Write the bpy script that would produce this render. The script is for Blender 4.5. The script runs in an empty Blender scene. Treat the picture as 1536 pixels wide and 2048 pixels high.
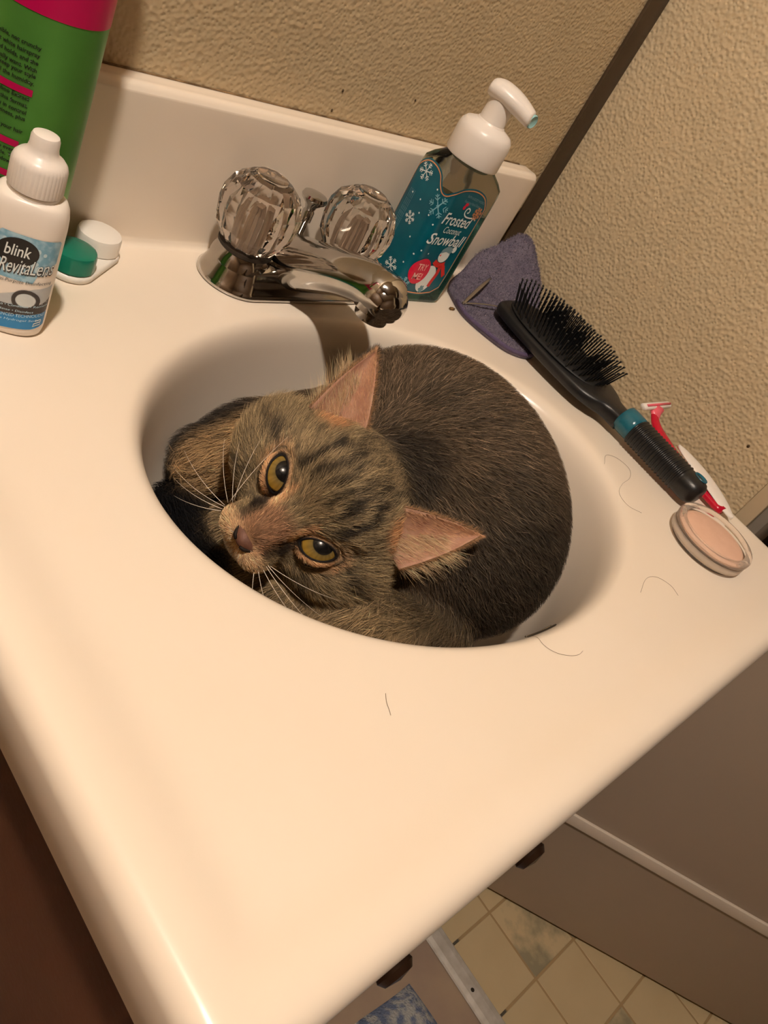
import bpy, bmesh, math, random
import numpy as np
from mathutils import Vector, Matrix, geometry

random.seed(7)
RNG = np.random.default_rng(11)
SC = bpy.context.scene
COL = SC.collection
Z0 = 0.75            # height of the counter top above the floor (m)
FLOOR_Z = 0.0

# ------------------------------------------------------------------ camera
CAM_POS = Vector((-0.6659, -0.3990, Z0 + 0.2575))
R_RIGHT = Vector((0.6779, -0.5820, 0.4492)).normalized()
R_DOWN = Vector((-0.1672, -0.7170, -0.6767)).normalized()
R_FWD = R_RIGHT.cross(R_DOWN).normalized()
R_DOWN = R_FWD.cross(R_RIGHT).normalized()
cam_data = bpy.data.cameras.new('camera')
cam = bpy.data.objects.new('camera', cam_data)
COL.objects.link(cam)
cam.matrix_world = Matrix(((R_RIGHT.x, -R_DOWN.x, -R_FWD.x, CAM_POS.x),
                           (R_RIGHT.y, -R_DOWN.y, -R_FWD.y, CAM_POS.y),
                           (R_RIGHT.z, -R_DOWN.z, -R_FWD.z, CAM_POS.z),
                           (0, 0, 0, 1)))
cam_data.sensor_fit = 'VERTICAL'
cam_data.sensor_height = 36.0
cam_data.lens = 36.0 * 1636.4 / 2048.0
cam_data.clip_start = 0.01
SC.camera = cam

# ------------------------------------------------------------------ world, lamp, exposure
world = bpy.data.worlds.new('world')
SC.world = world
world.use_nodes = True
world.node_tree.nodes['Background'].inputs[0].default_value = (1.0, 0.80, 0.58, 1)
world.node_tree.nodes['Background'].inputs[1].default_value = 0.02
LAMP_POS = Vector((-0.86, -0.46, Z0 + 1.27))
lamp_data = bpy.data.lights.new('ceiling_bulb_light', 'POINT')
lamp_data.energy = 55.0
lamp_data.color = (1.0, 0.895, 0.79)
lamp_data.shadow_soft_size = 0.03
lamp_light = bpy.data.objects.new('ceiling_bulb_light', lamp_data)
lamp_light.location = LAMP_POS
COL.objects.link(lamp_light)
vs = SC.view_settings
vs.view_transform = 'Standard'
vs.look = 'None'
vs.gamma = 1.0
vs.use_curve_mapping = False
vs.exposure = 0.0
SC.display_settings.display_device = 'sRGB'


# ------------------------------------------------------------------ helpers
def lin(c):
    return tuple(((x / 255.0) / 12.92 if x / 255.0 <= 0.04045 else ((x / 255.0 + 0.055) / 1.055) ** 2.4) for x in c)


def mat(name, rgb, rough=0.5, metal=0.0, spec=0.5, trans=0.0, ior=1.45, coat=0.0, alpha=1.0,
        noise=None, bump=None, srgb=True, sss=0.0):
    """noise=(scale, second rgb, contrast) mottles the colour; bump=(kind, scale, strength, distance)."""
    m = bpy.data.materials.new(name)
    m.use_nodes = True
    nt = m.node_tree
    b = nt.nodes['Principled BSDF']
    c = lin(rgb) if srgb else rgb
    b.inputs['Base Color'].default_value = (*c, 1)
    b.inputs['Roughness'].default_value = rough
    b.inputs['Metallic'].default_value = metal
    b.inputs['Specular IOR Level'].default_value = spec
    b.inputs['Transmission Weight'].default_value = trans
    b.inputs['IOR'].default_value = ior
    b.inputs['Coat Weight'].default_value = coat
    b.inputs['Alpha'].default_value = alpha
    if sss:
        b.inputs['Subsurface Weight'].default_value = sss
        b.inputs['Subsurface Radius'].default_value = (0.01, 0.006, 0.004)
    tc = nt.nodes.new('ShaderNodeTexCoord')
    if noise:
        sc, rgb2, con = noise
        n = nt.nodes.new('ShaderNodeTexNoise')
        n.inputs['Scale'].default_value = sc
        n.inputs['Detail'].default_value = 5
        nt.links.new(tc.outputs['Object'], n.inputs['Vector'])
        r = nt.nodes.new('ShaderNodeValToRGB')
        r.color_ramp.elements[0].position = 0.5 - con
        r.color_ramp.elements[1].position = 0.5 + con
        r.color_ramp.elements[0].color = (*c, 1)
        r.color_ramp.elements[1].color = (*lin(rgb2), 1)
        nt.links.new(n.outputs['Fac'], r.inputs['Fac'])
        nt.links.new(r.outputs['Color'], b.inputs['Base Color'])
    if bump:
        kind, sc, st, dist = bump
        if kind == 'noise':
            n = nt.nodes.new('ShaderNodeTexNoise')
            n.inputs['Scale'].default_value = sc
            n.inputs['Detail'].default_value = 3
            o = n.outputs['Fac']
        else:
            n = nt.nodes.new('ShaderNodeTexVoronoi')
            n.feature = 'SMOOTH_F1'
            n.inputs['Scale'].default_value = sc
            o = n.outputs['Distance']
        nt.links.new(tc.outputs['Object'], n.inputs['Vector'])
        bp = nt.nodes.new('ShaderNodeBump')
        bp.inputs['Strength'].default_value = st
        bp.inputs['Distance'].default_value = dist
        nt.links.new(o, bp.inputs['Height'])
        nt.links.new(bp.outputs['Normal'], b.inputs['Normal'])
    return m


def mesh_obj(name, verts, faces, material, parent=None, smooth=True, offset_z=True):
    """verts are given relative to the counter top (z = 0 there); linked as one mesh object."""
    me = bpy.data.meshes.new(name)
    dz = Z0 if offset_z else 0.0
    me.from_pydata([(float(v[0]), float(v[1]), float(v[2]) + dz) for v in verts], [], [tuple(int(i) for i in f) for f in faces])
    me.validate()
    me.update()
    bm = bmesh.new()
    bm.from_mesh(me)
    bmesh.ops.recalc_face_normals(bm, faces=bm.faces)
    bm.to_mesh(me)
    bm.free()
    if smooth:
        me.shade_smooth()
    if material is not None:
        me.materials.append(material)
    o = bpy.data.objects.new(name, me)
    COL.objects.link(o)
    if parent is not None:
        attach(o, parent)
    return o


def attach(o, parent):
    o.parent = parent
    o.matrix_parent_inverse = parent.matrix_world.inverted() if parent.type != 'EMPTY' else Matrix.Translation(-parent.location)


def thing(name, label, cat, loc, group=None):
    o = bpy.data.objects.new(name, None)
    o.empty_display_size = 0.02
    o.location = (loc[0], loc[1], loc[2] + Z0)
    COL.objects.link(o)
    o['label'] = label
    o['category'] = cat
    if group:
        o['group'] = group
    return o


def tag(o, label, cat, group=None):
    o['label'] = label
    o['category'] = cat
    if group:
        o['group'] = group
    return o


def struct(o, label=None):
    o['kind'] = 'structure'
    if label:
        o['label'] = label
    return o


def smooth_by_angle(o, deg=35):
    me = o.data
    me.shade_smooth()
    try:
        me.set_sharp_from_angle(angle=math.radians(deg))
    except Exception:
        pass
    return o


def box(name, x0, x1, y0, y1, z0, z1, material, parent=None, bevel=0.0, segs=2, rot=None):
    bm = bmesh.new()
    bmesh.ops.create_cube(bm, size=1.0)
    for v in bm.verts:
        v.co = Vector(((x0 + x1) / 2 + v.co.x * (x1 - x0), (y0 + y1) / 2 + v.co.y * (y1 - y0), (z0 + z1) / 2 + v.co.z * (z1 - z0)))
    if bevel > 0:
        bmesh.ops.bevel(bm, geom=bm.edges[:], offset=bevel, segments=segs, affect='EDGES', profile=0.5)
    verts = [v.co.copy() for v in bm.verts]
    if rot is not None:
        verts = [rot(v) for v in verts]
    bm.verts.index_update()
    faces = [[v.index for v in f.verts] for f in bm.faces]
    bm.free()
    o = mesh_obj(name, verts, faces, material, parent)
    return smooth_by_angle(o, 30)


def grid_faces(nr, ns, closed=True, caps=(False, False)):
    """nr rings of ns vertices."""
    f = []
    for i in range(nr - 1):
        for j in range(ns if closed else ns - 1):
            k = (j + 1) % ns
            f.append((i * ns + j, i * ns + k, (i + 1) * ns + k, (i + 1) * ns + j))
    if caps[0]:
        f.append(tuple(range(ns - 1, -1, -1)))
    if caps[1]:
        f.append(tuple((nr - 1) * ns + j for j in range(ns)))
    return f


def lathe(name, prof, center, material, parent=None, segs=48, wob=None, smooth=True, axis=None, angle=40, caps=(True, True)):
    """prof = [(radius, height)]; wob(theta, radius, height) -> radius."""
    verts = []
    for r, h in prof:
        for j in range(segs):
            t = 2 * math.pi * j / segs
            rr = wob(t, r, h) if wob else r
            verts.append(Vector((rr * math.cos(t), rr * math.sin(t), h)))
    if axis is not None:
        q = Vector((0, 0, 1)).rotation_difference(Vector(axis).normalized())
        verts = [q @ v for v in verts]
    verts = [v + Vector(center) for v in verts]
    o = mesh_obj(name, verts, grid_faces(len(prof), segs, True, caps), material, parent, smooth)
    if smooth:
        smooth_by_angle(o, angle)
    return o


def catmull(pts, n):
    P = [np.array(p, float) for p in pts]
    P = [2 * P[0] - P[1]] + P + [2 * P[-1] - P[-2]]
    out = []
    for i in range(1, len(P) - 2):
        for k in range(n):
            t = k / n
            out.append(0.5 * ((2 * P[i]) + (-P[i - 1] + P[i + 1]) * t + (2 * P[i - 1] - 5 * P[i] + 4 * P[i + 1] - P[i + 2]) * t * t
                              + (-P[i - 1] + 3 * P[i] - 3 * P[i + 1] + P[i + 2]) * t ** 3))
    out.append(P[-2])
    return np.array(out)


def tube(name, pts, radii, material, parent=None, segs=8, flat=1.0, up=(0, 0, 1)):
    """a tube along pts; flat squashes it along `up`."""
    pts = [Vector(p) for p in pts]
    if not hasattr(radii, '__len__'):
        radii = [radii] * len(pts)
    verts = []
    for i, p in enumerate(pts):
        t = (pts[min(i + 1, len(pts) - 1)] - pts[max(i - 1, 0)]).normalized()
        s = t.cross(Vector(up))
        if s.length < 1e-6:
            s = t.cross(Vector((1, 0, 0)))
        s.normalize()
        u = s.cross(t).normalized()
        for j in range(segs):
            a = 2 * math.pi * j / segs
            verts.append(p + s * (math.cos(a) * radii[i]) + u * (math.sin(a) * radii[i] * flat))
    return mesh_obj(name, verts, grid_faces(len(pts), segs, True, (True, True)), material, parent)


def text2d(body, size, shear=0.0, align='LEFT', bold=0.0, space=1.0):
    cu = bpy.data.curves.new('lettering', 'FONT')
    cu.body = body
    cu.size = size
    cu.shear = shear
    cu.align_x = align
    cu.offset = bold
    cu.space_character = space
    cu.resolution_u = 3
    o = bpy.data.objects.new('lettering', cu)
    COL.objects.link(o)
    dg = bpy.context.evaluated_depsgraph_get()
    me = o.evaluated_get(dg).to_mesh()
    v = [(q.co.x, q.co.y) for q in me.vertices]
    f = [tuple(p.vertices) for p in me.polygons]
    o.evaluated_get(dg).to_mesh_clear()
    bpy.data.objects.remove(o)
    bpy.data.curves.remove(cu)
    return v, f


def fit_text(body, x0, x1, y, height=None, shear=0.0, bold=0.0, slope=0.0):
    """text stretched to run from x0 to x1 on base line y (slope = rise per unit run)."""
    v, f = text2d(body, 1.0, shear, 'LEFT', bold)
    a = np.array(v)
    w = a[:, 0].max() - a[:, 0].min()
    k = (x1 - x0) / w
    ky = k if height is None else height / 0.72
    X = x0 + (a[:, 0] - a[:, 0].min()) * k
    Y = y + a[:, 1] * ky + (X - x0) * slope
    return list(zip(X, Y)), f


def merge2d(parts):
    V, F = [], []
    for v, f in parts:
        n = len(V)
        V += list(v)
        F += [tuple(i + n for i in q) for q in f]
    return V, F


def poly2d(pts):
    tris = geometry.tessellate_polygon([[Vector((p[0], p[1], 0)) for p in pts]])
    return [tuple(p[:2]) for p in pts], [tuple(t) for t in tris]


def disc2d(cx, cy, rx, ry=None, n=28, rot=0.0):
    ry = rx if ry is None else ry
    c, s = math.cos(rot), math.sin(rot)
    pts = []
    for i in range(n):
        t = 2 * math.pi * i / n
        a, b = rx * math.cos(t), ry * math.sin(t)
        pts.append((cx + a * c - b * s, cy + a * s + b * c))
    return poly2d(pts)


def line2d(x0, y0, x1, y1, w):
    d = np.array([x1 - x0, y1 - y0])
    d = d / (np.linalg.norm(d) + 1e-12)
    n = np.array([-d[1], d[0]]) * w / 2
    return poly2d([(x0 + n[0], y0 + n[1]), (x0 - n[0], y0 - n[1]), (x1 - n[0], y1 - n[1]), (x1 + n[0], y1 + n[1])])


def path2d(pts, w, closed=False):
    P = np.array(pts, float)
    n = len(P)
    T = np.array([(P[(i + 1) % n] - P[i - 1]) if closed else (P[min(i + 1, n - 1)] - P[max(i - 1, 0)]) for i in range(n)])
    T /= np.linalg.norm(T, axis=1)[:, None] + 1e-12
    N = np.stack([-T[:, 1], T[:, 0]], 1) * w / 2
    v = [tuple(q) for q in (P + N)] + [tuple(q) for q in (P - N)]
    f = [(i, (i + 1) % n, n + (i + 1) % n, n + i) for i in range(n if closed else n - 1)]
    return v, f


def flake2d(cx, cy, r, w, rot=0.0, arms=6):
    parts = []
    for k in range(arms):
        a = rot + 2 * math.pi * k / arms
        ex, ey = cx + r * math.cos(a), cy + r * math.sin(a)
        parts.append(line2d(cx, cy, ex, ey, w))
        for q, l in ((0.5, 0.34), (0.75, 0.28)):
            bx, by = cx + q * r * math.cos(a), cy + q * r * math.sin(a)
            for s in (-1, 1):
                parts.append(line2d(bx, by, bx + l * r * math.cos(a + s * 0.9), by + l * r * math.sin(a + s * 0.9), w * 0.8))
    return merge2d(parts)


def decal(name, vf, mapf, material, parent, off, sub=None):
    """flat print wrapped on a surface: mapf(s, z, offset) -> 3d point."""
    v, f = vf
    if sub:
        bm = bmesh.new()
        bv = [bm.verts.new((p[0], p[1], 0)) for p in v]
        for q in f:
            try:
                bm.faces.new([bv[i] for i in q])
            except ValueError:
                pass
        for _ in range(8):
            es = [e for e in bm.edges if e.calc_length() > sub]
            if not es:
                break
            bmesh.ops.subdivide_edges(bm, edges=es, cuts=1, use_grid_fill=False)
            bmesh.ops.triangulate(bm, faces=bm.faces[:])
        bm.verts.index_update()
        v = [(q.co.x, q.co.y) for q in bm.verts]
        f = [[q.index for q in p.verts] for p in bm.faces]
        bm.free()
    return mesh_obj(name, [mapf(p[0], p[1], off) for p in v], f, material, parent)


# ------------------------------------------------------------------ materials
M = {}
M['counter'] = mat('ivory_cultured_marble', (236, 222, 203), 0.27, spec=0.5, noise=(9, (240, 227, 210), 0.25))
M['wall'] = mat('pebbled_beige_wall_covering', (200, 180, 146), 0.62, noise=(25, (192, 172, 138), 0.3), bump=('voronoi', 330, 0.75, 0.0016))
M['wall_fine'] = mat('fine_pebbled_beige_wall_covering', (192, 172, 138), 0.62, noise=(25, (184, 164, 130), 0.3), bump=('voronoi', 380, 0.65, 0.0013))
M['ceiling'] = mat('cream_ceiling_paint', (190, 178, 158), 0.8, bump=('noise', 60, 0.3, 0.002))
M['unseen_wall'] = mat('dark_brown_unseen_wall', (112, 88, 64), 0.55, noise=(5, (94, 72, 50), 0.3))  # dark finish invented for the unseen walls, to cut bounced light
M['trim'] = mat('dark_brown_trim', (72, 58, 42), 0.45, noise=(40, (60, 47, 33), 0.3))
M['chrome'] = mat('chrome', (205, 202, 198), 0.09, metal=1.0, noise=(60, (178, 175, 170), 0.3))
M['darkgap'] = mat('dark_brown_fill', (40, 32, 24), 0.6)
M['acrylic'] = mat('clear_acrylic', (255, 246, 238), 0.02, trans=1.0, ior=1.47)
M['stem'] = mat('brown_metal_stem', (168, 150, 132), 0.3, metal=0.5)  # core tinted brownish inside the clear knob
M['white_pl'] = mat('white_plastic', (235, 226, 216), 0.32, spec=0.5)
M['cream_pl'] = mat('white_bottle_plastic', (240, 230, 218), 0.3)
M['black'] = mat('black_print', (20, 19, 20), 0.45)
M['blackpl'] = mat('black_rubber', (24, 24, 25), 0.38, bump=('noise', 900, 0.15, 0.0003))
M['bristle'] = mat('black_nylon', (20, 21, 23), 0.3)
M['tealpl'] = mat('teal_plastic', (30, 92, 108), 0.22)
M['teal_label'] = mat('teal_label_film', (0, 96, 112), 0.3, noise=(70, (0, 78, 96), 0.3))
M['gold'] = mat('copper_foil', (226, 160, 118), 0.35, metal=0.4)
M['palewhite'] = mat('white_ink', (226, 232, 230), 0.45)
M['paleblue'] = mat('pale_blue_ink', (128, 178, 190), 0.45)
M['red'] = mat('red_ink', (205, 45, 38), 0.4)
M['pinkred'] = mat('red_sticker', (214, 24, 62), 0.3)
M['pinktext'] = mat('pale_pink_ink', (248, 190, 180), 0.4)
M['greyink'] = mat('grey_ink', (120, 150, 160), 0.45)


# ------------------------------------------------------------------ the setting
WALL_Y = 0.0303
WALL_X = 0.0500
SPLASH_Y = 0.0123
HB = 0.0969
W = 0.5652
FRONT = -0.4050
ROOM = dict(x0=-1.55, x1=1.30, y0=-1.75, z1=1.35)
JY = -0.306     # where the side wall ends at the door opening
FL = -Z0

wb = struct(box('wall_back', ROOM['x0'], WALL_X + 0.09, WALL_Y, WALL_Y + 0.08, FL, ROOM['z1'], M['wall_fine']), 'pebbled beige wall behind the sink')
ws = struct(box('wall_right', WALL_X, WALL_X + 0.085, JY, WALL_Y, FL, ROOM['z1'], M['wall']), 'pebbled beige side wall beside the hairbrush')
struct(box('wall_right.001', WALL_X, WALL_X + 0.085, ROOM['y0'], -1.16, FL, ROOM['z1'], M['unseen_wall']))
struct(box('wall_right.002', WALL_X, WALL_X + 0.085, -1.16, JY, 1.27, ROOM['z1'], M['wall']))
struct(box('wall_left', ROOM['x0'] - 0.08, ROOM['x0'], ROOM['y0'], WALL_Y + 0.08, FL, ROOM['z1'], M['unseen_wall']))
struct(box('wall_front', ROOM['x0'] - 0.08, ROOM['x1'], ROOM['y0'] - 0.08, ROOM['y0'], FL, ROOM['z1'], M['unseen_wall']))
struct(box('wall_far', ROOM['x1'], ROOM['x1'] + 0.08, ROOM['y0'] - 0.08, WALL_Y + 0.08, FL, ROOM['z1'], M['unseen_wall']))
struct(box('wall_far_back', WALL_X + 0.09, ROOM['x1'], WALL_Y, WALL_Y + 0.08, FL, ROOM['z1'], M['unseen_wall']))
struct(box('ceiling', ROOM['x0'] - 0.08, ROOM['x1'] + 0.08, ROOM['y0'] - 0.08, WALL_Y + 0.08, ROOM['z1'], ROOM['z1'] + 0.05, M['ceiling']))
# brown batten in the corner
struct(box('trim_1', 0.0258, WALL_X, WALL_Y - 0.004, WALL_Y, FL, ROOM['z1'], M['trim'], bevel=0.0012), 'dark brown batten covering the wall corner')
# specks on the walls
speck_m = mat('dark_speck', (70, 52, 30), 0.7)
for (x, y, z, r, par) in ((-0.2469, WALL_Y - 0.0004, 0.1022, 0.0010, wb), (-0.2447, WALL_Y - 0.0004, 0.1162, 0.0010, wb),
                          (-0.1752, WALL_Y - 0.0004, 0.1234, 0.0008, wb), (WALL_X - 0.0004, -0.2726, 0.0293, 0.0014, ws)):
    bm = bmesh.new()
    bmesh.ops.create_icosphere(bm, subdivisions=1, radius=1.0)
    vv = [(x + v.co.x * (r if par is wb else 0.0005), y + v.co.y * (0.0005 if par is wb else r), z + v.co.z * r * 1.2) for v in bm.verts]
    ff = [[v.index for v in f.verts] for f in bm.faces]
    bm.free()
    mesh_obj('speck', vv, ff, speck_m, par)

# door frame
jm = mat('beige_door_casing', (196, 178, 148), 0.45, noise=(30, (188, 170, 140), 0.3))
gm = mat('grey_metal_door_jamb', (150, 143, 132), 0.35, metal=0.3)
fr = struct(box('trim_2', WALL_X - 0.006, WALL_X + 0.092, JY - 0.0135, JY + 0.0, FL, 1.27, jm, bevel=0.0015), 'beige casing at the edge of the door opening')
struct(box('trim_3', WALL_X - 0.002, WALL_X + 0.088, JY - 0.023, JY - 0.0137, FL, 1.27, gm, bevel=0.001), 'grey metal jamb beside the beige casing')
struct(box('trim_4', WALL_X - 0.004, WALL_X + 0.09, -1.16, -1.13, FL, 1.27, jm, bevel=0.0015))
struct(box('trim_5', WALL_X - 0.004, WALL_X + 0.09, -1.13, JY - 0.024, 1.24, 1.268, jm, bevel=0.0015))

# floors
floor_m = mat('mauve_grey_vinyl', (150, 130, 116), 0.5, noise=(12, (176, 154, 128), 0.25), bump=('noise', 200, 0.1, 0.0005))
grout_m = mat('tan_grout_lines', (172, 146, 106), 0.6)
fl = struct(box('floor', ROOM['x0'] - 0.08, ROOM['x1'] + 0.08, ROOM['y0'] - 0.08, WALL_Y + 0.08, FL - 0.05, FL - 0.003, floor_m), 'floor of mauve-grey and cream vinyl')
struct(box('floor.001', 0.112, ROOM['x1'], ROOM['y0'], -0.02, FL - 0.0029, FL - 0.0012, grout_m))
tile_m = [mat('cream_vinyl_tile', (208, 188, 148), 0.38, noise=(14, (198, 178, 138), 0.25)),
          mat('cream_vinyl_tile_with_grey_blots', (206, 186, 146), 0.38, noise=(26, (150, 142, 116), 0.10))]
TS = 0.102
tile_me = []
for tm in tile_m:
    o = box('tile', -TS / 2 + 0.0018, TS / 2 - 0.0018, -TS / 2 + 0.0018, TS / 2 - 0.0018, -0.0013, 0.0, tm, None, bevel=0.0005, segs=1)
    tile_me.append(o.data)
    bpy.data.objects.remove(o)
for i in range(8):
    for j in range(9):
        o = bpy.data.objects.new('tile', tile_me[1 if (i * 3 + j * 5) % 7 in (1, 4) else 0])
        o.location = (0.183 + TS * (i - 0.5) + 0.0 * j, -0.4689 - TS * (j - 0.5) + 0.02, FL)
        o.rotation_euler = (0, 0, 0)
        COL.objects.link(o)
        attach(o, fl)

# threshold strip
th = thing('threshold_strip', 'silver metal floor strip with screws beside the tiled floor', 'threshold', (0.09, -0.7, FL))
alu = mat('scuffed_aluminium', (222, 216, 206), 0.4, metal=0.15, noise=(60, (190, 182, 168), 0.25))
prof = [(0.066, 0.0), (0.068, 0.0022), (0.074, 0.0042), (0.088, 0.0042), (0.096, 0.0024), (0.099, 0.0)]
vv = []
for y in (-0.33, -1.12):
    vv += [(x, y, FL - 0.001 + z) for x, z in prof]
mesh_obj('strip', vv, grid_faces(2, len(prof), True, (True, True)), alu, th, smooth=False)
for y in (-0.505, -0.76, -1.02):
    lathe('screw', [(0.0028, 0.0), (0.0026, 0.0006), (0.0, 0.0009)], (0.081, y, FL + 0.0032), M['darkgap'], th, 12)
box('seam', 0.099, 0.110, -1.12, -0.33, FL - 0.003, FL - 0.0008, mat('dark_grey_seam', (84, 78, 66), 0.7), th)

# open door
D0 = Vector((0.1999, -0.4224, FL))
DD = Vector((0.2328, -0.3548, 0)).normalized()
DN = Vector((DD.y, -DD.x, 0))          # towards the vanity
if DN.x > 0:
    DN = -DN
dr = thing('door', 'plain grey door standing ajar with a pale strip across it', 'door', (D0.x, D0.y, FL))
door_m = mat('warm_grey_door', (182, 166, 146), 0.5, noise=(3, (174, 158, 139), 0.3), bump=('noise', 120, 0.06, 0.0005))
DR = lambda v: D0 + DD * v.x + DN * v.y + Vector((0, 0, v.z))
box('panel', -0.075, 0.64, -0.034, 0.0, 0.008, 2.0, door_m, dr, bevel=0.0015, rot=DR)
box('strip', -0.07, 0.635, 0.0, 0.005, 0.2175, 0.2365, mat('pale_grey_strip', (226, 212, 194), 0.45), dr, bevel=0.001, rot=DR)
lathe('knob', [(0.012, 0.0), (0.012, 0.03), (0.026, 0.04), (0.029, 0.055), (0.02, 0.068), (0.0, 0.072)], DR(Vector((0.58, 0.0, 0.95))), M['chrome'], dr, 24, axis=DN)

# bath mat
rug_m = mat('blue_and_white_tufted_cotton', (112, 124, 150), 0.95, noise=(75, (184, 184, 180), 0.08), bump=('noise', 400, 0.9, 0.004))
vv, ff = [], []
n = 40
for i in range(n + 1):
    for j in range(n + 1):
        u, w = i / n, j / n
        x = -0.44 + 0.447 * u
        y = -0.445 - 0.5 * w
        ed = min(min(u, 1 - u) * 0.447, min(w, 1 - w) * 0.5)
        z = FL + 0.012 * min(1, ed / 0.015) + 0.0015 * math.sin(i * 1.7) * math.cos(j * 2.1) * min(1, ed / 0.02)
        vv.append((x + 0.004 * math.sin(w * 9), y + 0.004 * math.sin(u * 11), z))
for i in range(n):
    for j in range(n):
        ff.append((i * (n + 1) + j, (i + 1) * (n + 1) + j, (i + 1) * (n + 1) + j + 1, i * (n + 1) + j + 1))
tag(mesh_obj('bath_mat', vv, ff, rug_m), 'blue and white bath mat on the floor under the counter edge', 'mat')

# ceiling lamp (its light is set at the top)
cl = thing('ceiling_lamp', 'round ceiling lamp over the vanity', 'lamp', (LAMP_POS.x, LAMP_POS.y, ROOM['z1']))
lathe('base', [(0.05, 0.0), (0.05, -0.010), (0.02, -0.014), (0.012, -0.020), (0.012, -0.030)], (LAMP_POS.x, LAMP_POS.y, ROOM['z1'] - 0.0005), M['white_pl'], cl, 40)
lathe('added_shade', [(0.012, 0.052), (0.050, 0.048), (0.085, 0.030), (0.105, 0.000), (0.110, -0.020), (0.107, -0.020), (0.102, 0.000), (0.082, 0.028), (0.049, 0.045), (0.012, 0.049)], (LAMP_POS.x, LAMP_POS.y, LAMP_POS.z - Z0), mat('added_shade_metal', (150, 132, 110), 0.5, metal=0.5), cl, 48, caps=(False, False))  # opaque dome added to keep light off the ceiling

# ------------------------------------------------------------------ vanity cabinet
wood = mat('dark_brown_wood', (92, 54, 34), 0.55, noise=(6, (64, 36, 20), 0.3), bump=('noise', 260, 0.35, 0.0006))
vc = thing('vanity_cabinet', 'dark brown wooden vanity cabinet under the ivory counter', 'cabinet', (-0.28, -0.18, FL))
for x0, x1 in ((-0.5475, -0.532), (-0.032, -0.017)):
    box('side_panel', x0, x1, -0.372, 0.025, FL, -0.0305, wood, vc, bevel=0.001)
box('back_panel', -0.5315, -0.0325, 0.017, 0.025, FL + 0.08, -0.0305, wood, vc)
box('bottom_panel', -0.5315, -0.0325, -0.371, 0.0165, FL + 0.08, FL + 0.095, wood, vc)
box('toe_board', -0.5315, -0.0325, -0.33, -0.315, FL, FL + 0.0795, wood, vc)
for z0, z1 in ((-0.075, -0.0305), (FL + 0.0955, FL + 0.13)):
    box('face_rail', -0.5315, -0.0325, -0.372, -0.358, z0, z1, wood, vc)
kn = mat('dark_bronze_knob', (58, 40, 28), 0.35, metal=0.4)
for (x0, x1, kx, kz) in ((-0.535, -0.285, -0.2995, -0.298), (-0.279, -0.03, -0.124, -0.299)):
    d = box('door', x0, x1, -0.388, -0.3722, FL + 0.10, -0.06, wood, vc, bevel=0.003)
    lathe('knob', [(0.006, 0.0), (0.006, 0.012), (0.013, 0.018), (0.0155, 0.026), (0.012, 0.031), (0.0, 0.033)], (kx, -0.3882, kz), kn, d, 24, axis=(0, -1, 0))

# ------------------------------------------------------------------ vanity top with bowl
BX, BY, BA, BB = -0.2887, -0.1954, 0.1789, 0.1327
vt = thing('bathroom_sink', 'ivory cultured marble vanity top with an oval bowl the cat lies in', 'sink', (BX, BY, -0.03))
bowl_prof = catmull([(1.10, 0.0), (1.045, -0.0002), (1.012, -0.0018), (0.985, -0.0065), (0.965, -0.015), (0.95, -0.028), (0.925, -0.05), (0.885, -0.075),
                     (0.81, -0.100), (0.68, -0.118), (0.48, -0.129), (0.25, -0.133), (0.06, -0.134)], 4)


def rrect_pt(theta, d):
    """point of the counter outline inset by d, in direction theta from the bowl's centre."""
    x0, x1, y0, y1 = -W + d, 0 - d, FRONT + d, SPLASH_Y + 0.004
    cx, cy = math.cos(theta), math.sin(theta)
    rr = 0.010
    tmin = 1e9
    for lim, c, o in ((x1, cx, BX), (x0, cx, BX), (y1, cy, BY), (y0, cy, BY)):
        if abs(c) > 1e-9:
            t = (lim - o) / c
            if t > 0:
                tmin = min(tmin, t)
    px, py = BX + cx * tmin, BY + cy * tmin
    r = max(rr - d, 0.0005)
    for qx, sx in ((x0, -1), (x1, 1)):           # round the two front corners
        ccx, ccy = qx - sx * r, y0 + r
        if (px - ccx) * sx > 0 and py < ccy:
            ox, oy = BX - ccx, BY - ccy
            b = ox * cx + oy * cy
            c = ox * ox + oy * oy - r * r
            t = -b + math.sqrt(max(b * b - c, 0))
            return BX + cx * t, BY + cy * t
    return px, py


thetas = [2 * math.pi * i / 220 for i in range(220)]
for qx, qy in ((-W, FRONT), (0, FRONT), (-W, SPLASH_Y), (0, SPLASH_Y)):
    a0 = math.atan2(qy - BY, qx - BX) % (2 * math.pi)
    for k in range(-4, 5):
        thetas.append((a0 + k * 0.008) % (2 * math.pi))
thetas = sorted(set(round(t, 6) for t in thetas))
NT = len(thetas)


def lip(px, py):
    """low raised lip along the free edges."""
    d = min(px + W, py - FRONT)
    h = 0.0050
    if d >= 0.040:
        return 0.0
    if d > 0.013:
        u = (d - 0.013) / 0.027
        return h * (0.5 + 0.5 * math.cos(math.pi * u))
    return h


rings = []
for k, z in bowl_prof[::-1]:
    rings.append([(BX + BA * k * math.cos(t), BY + BB * k * math.sin(t), z, t) for t in thetas])
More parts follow.
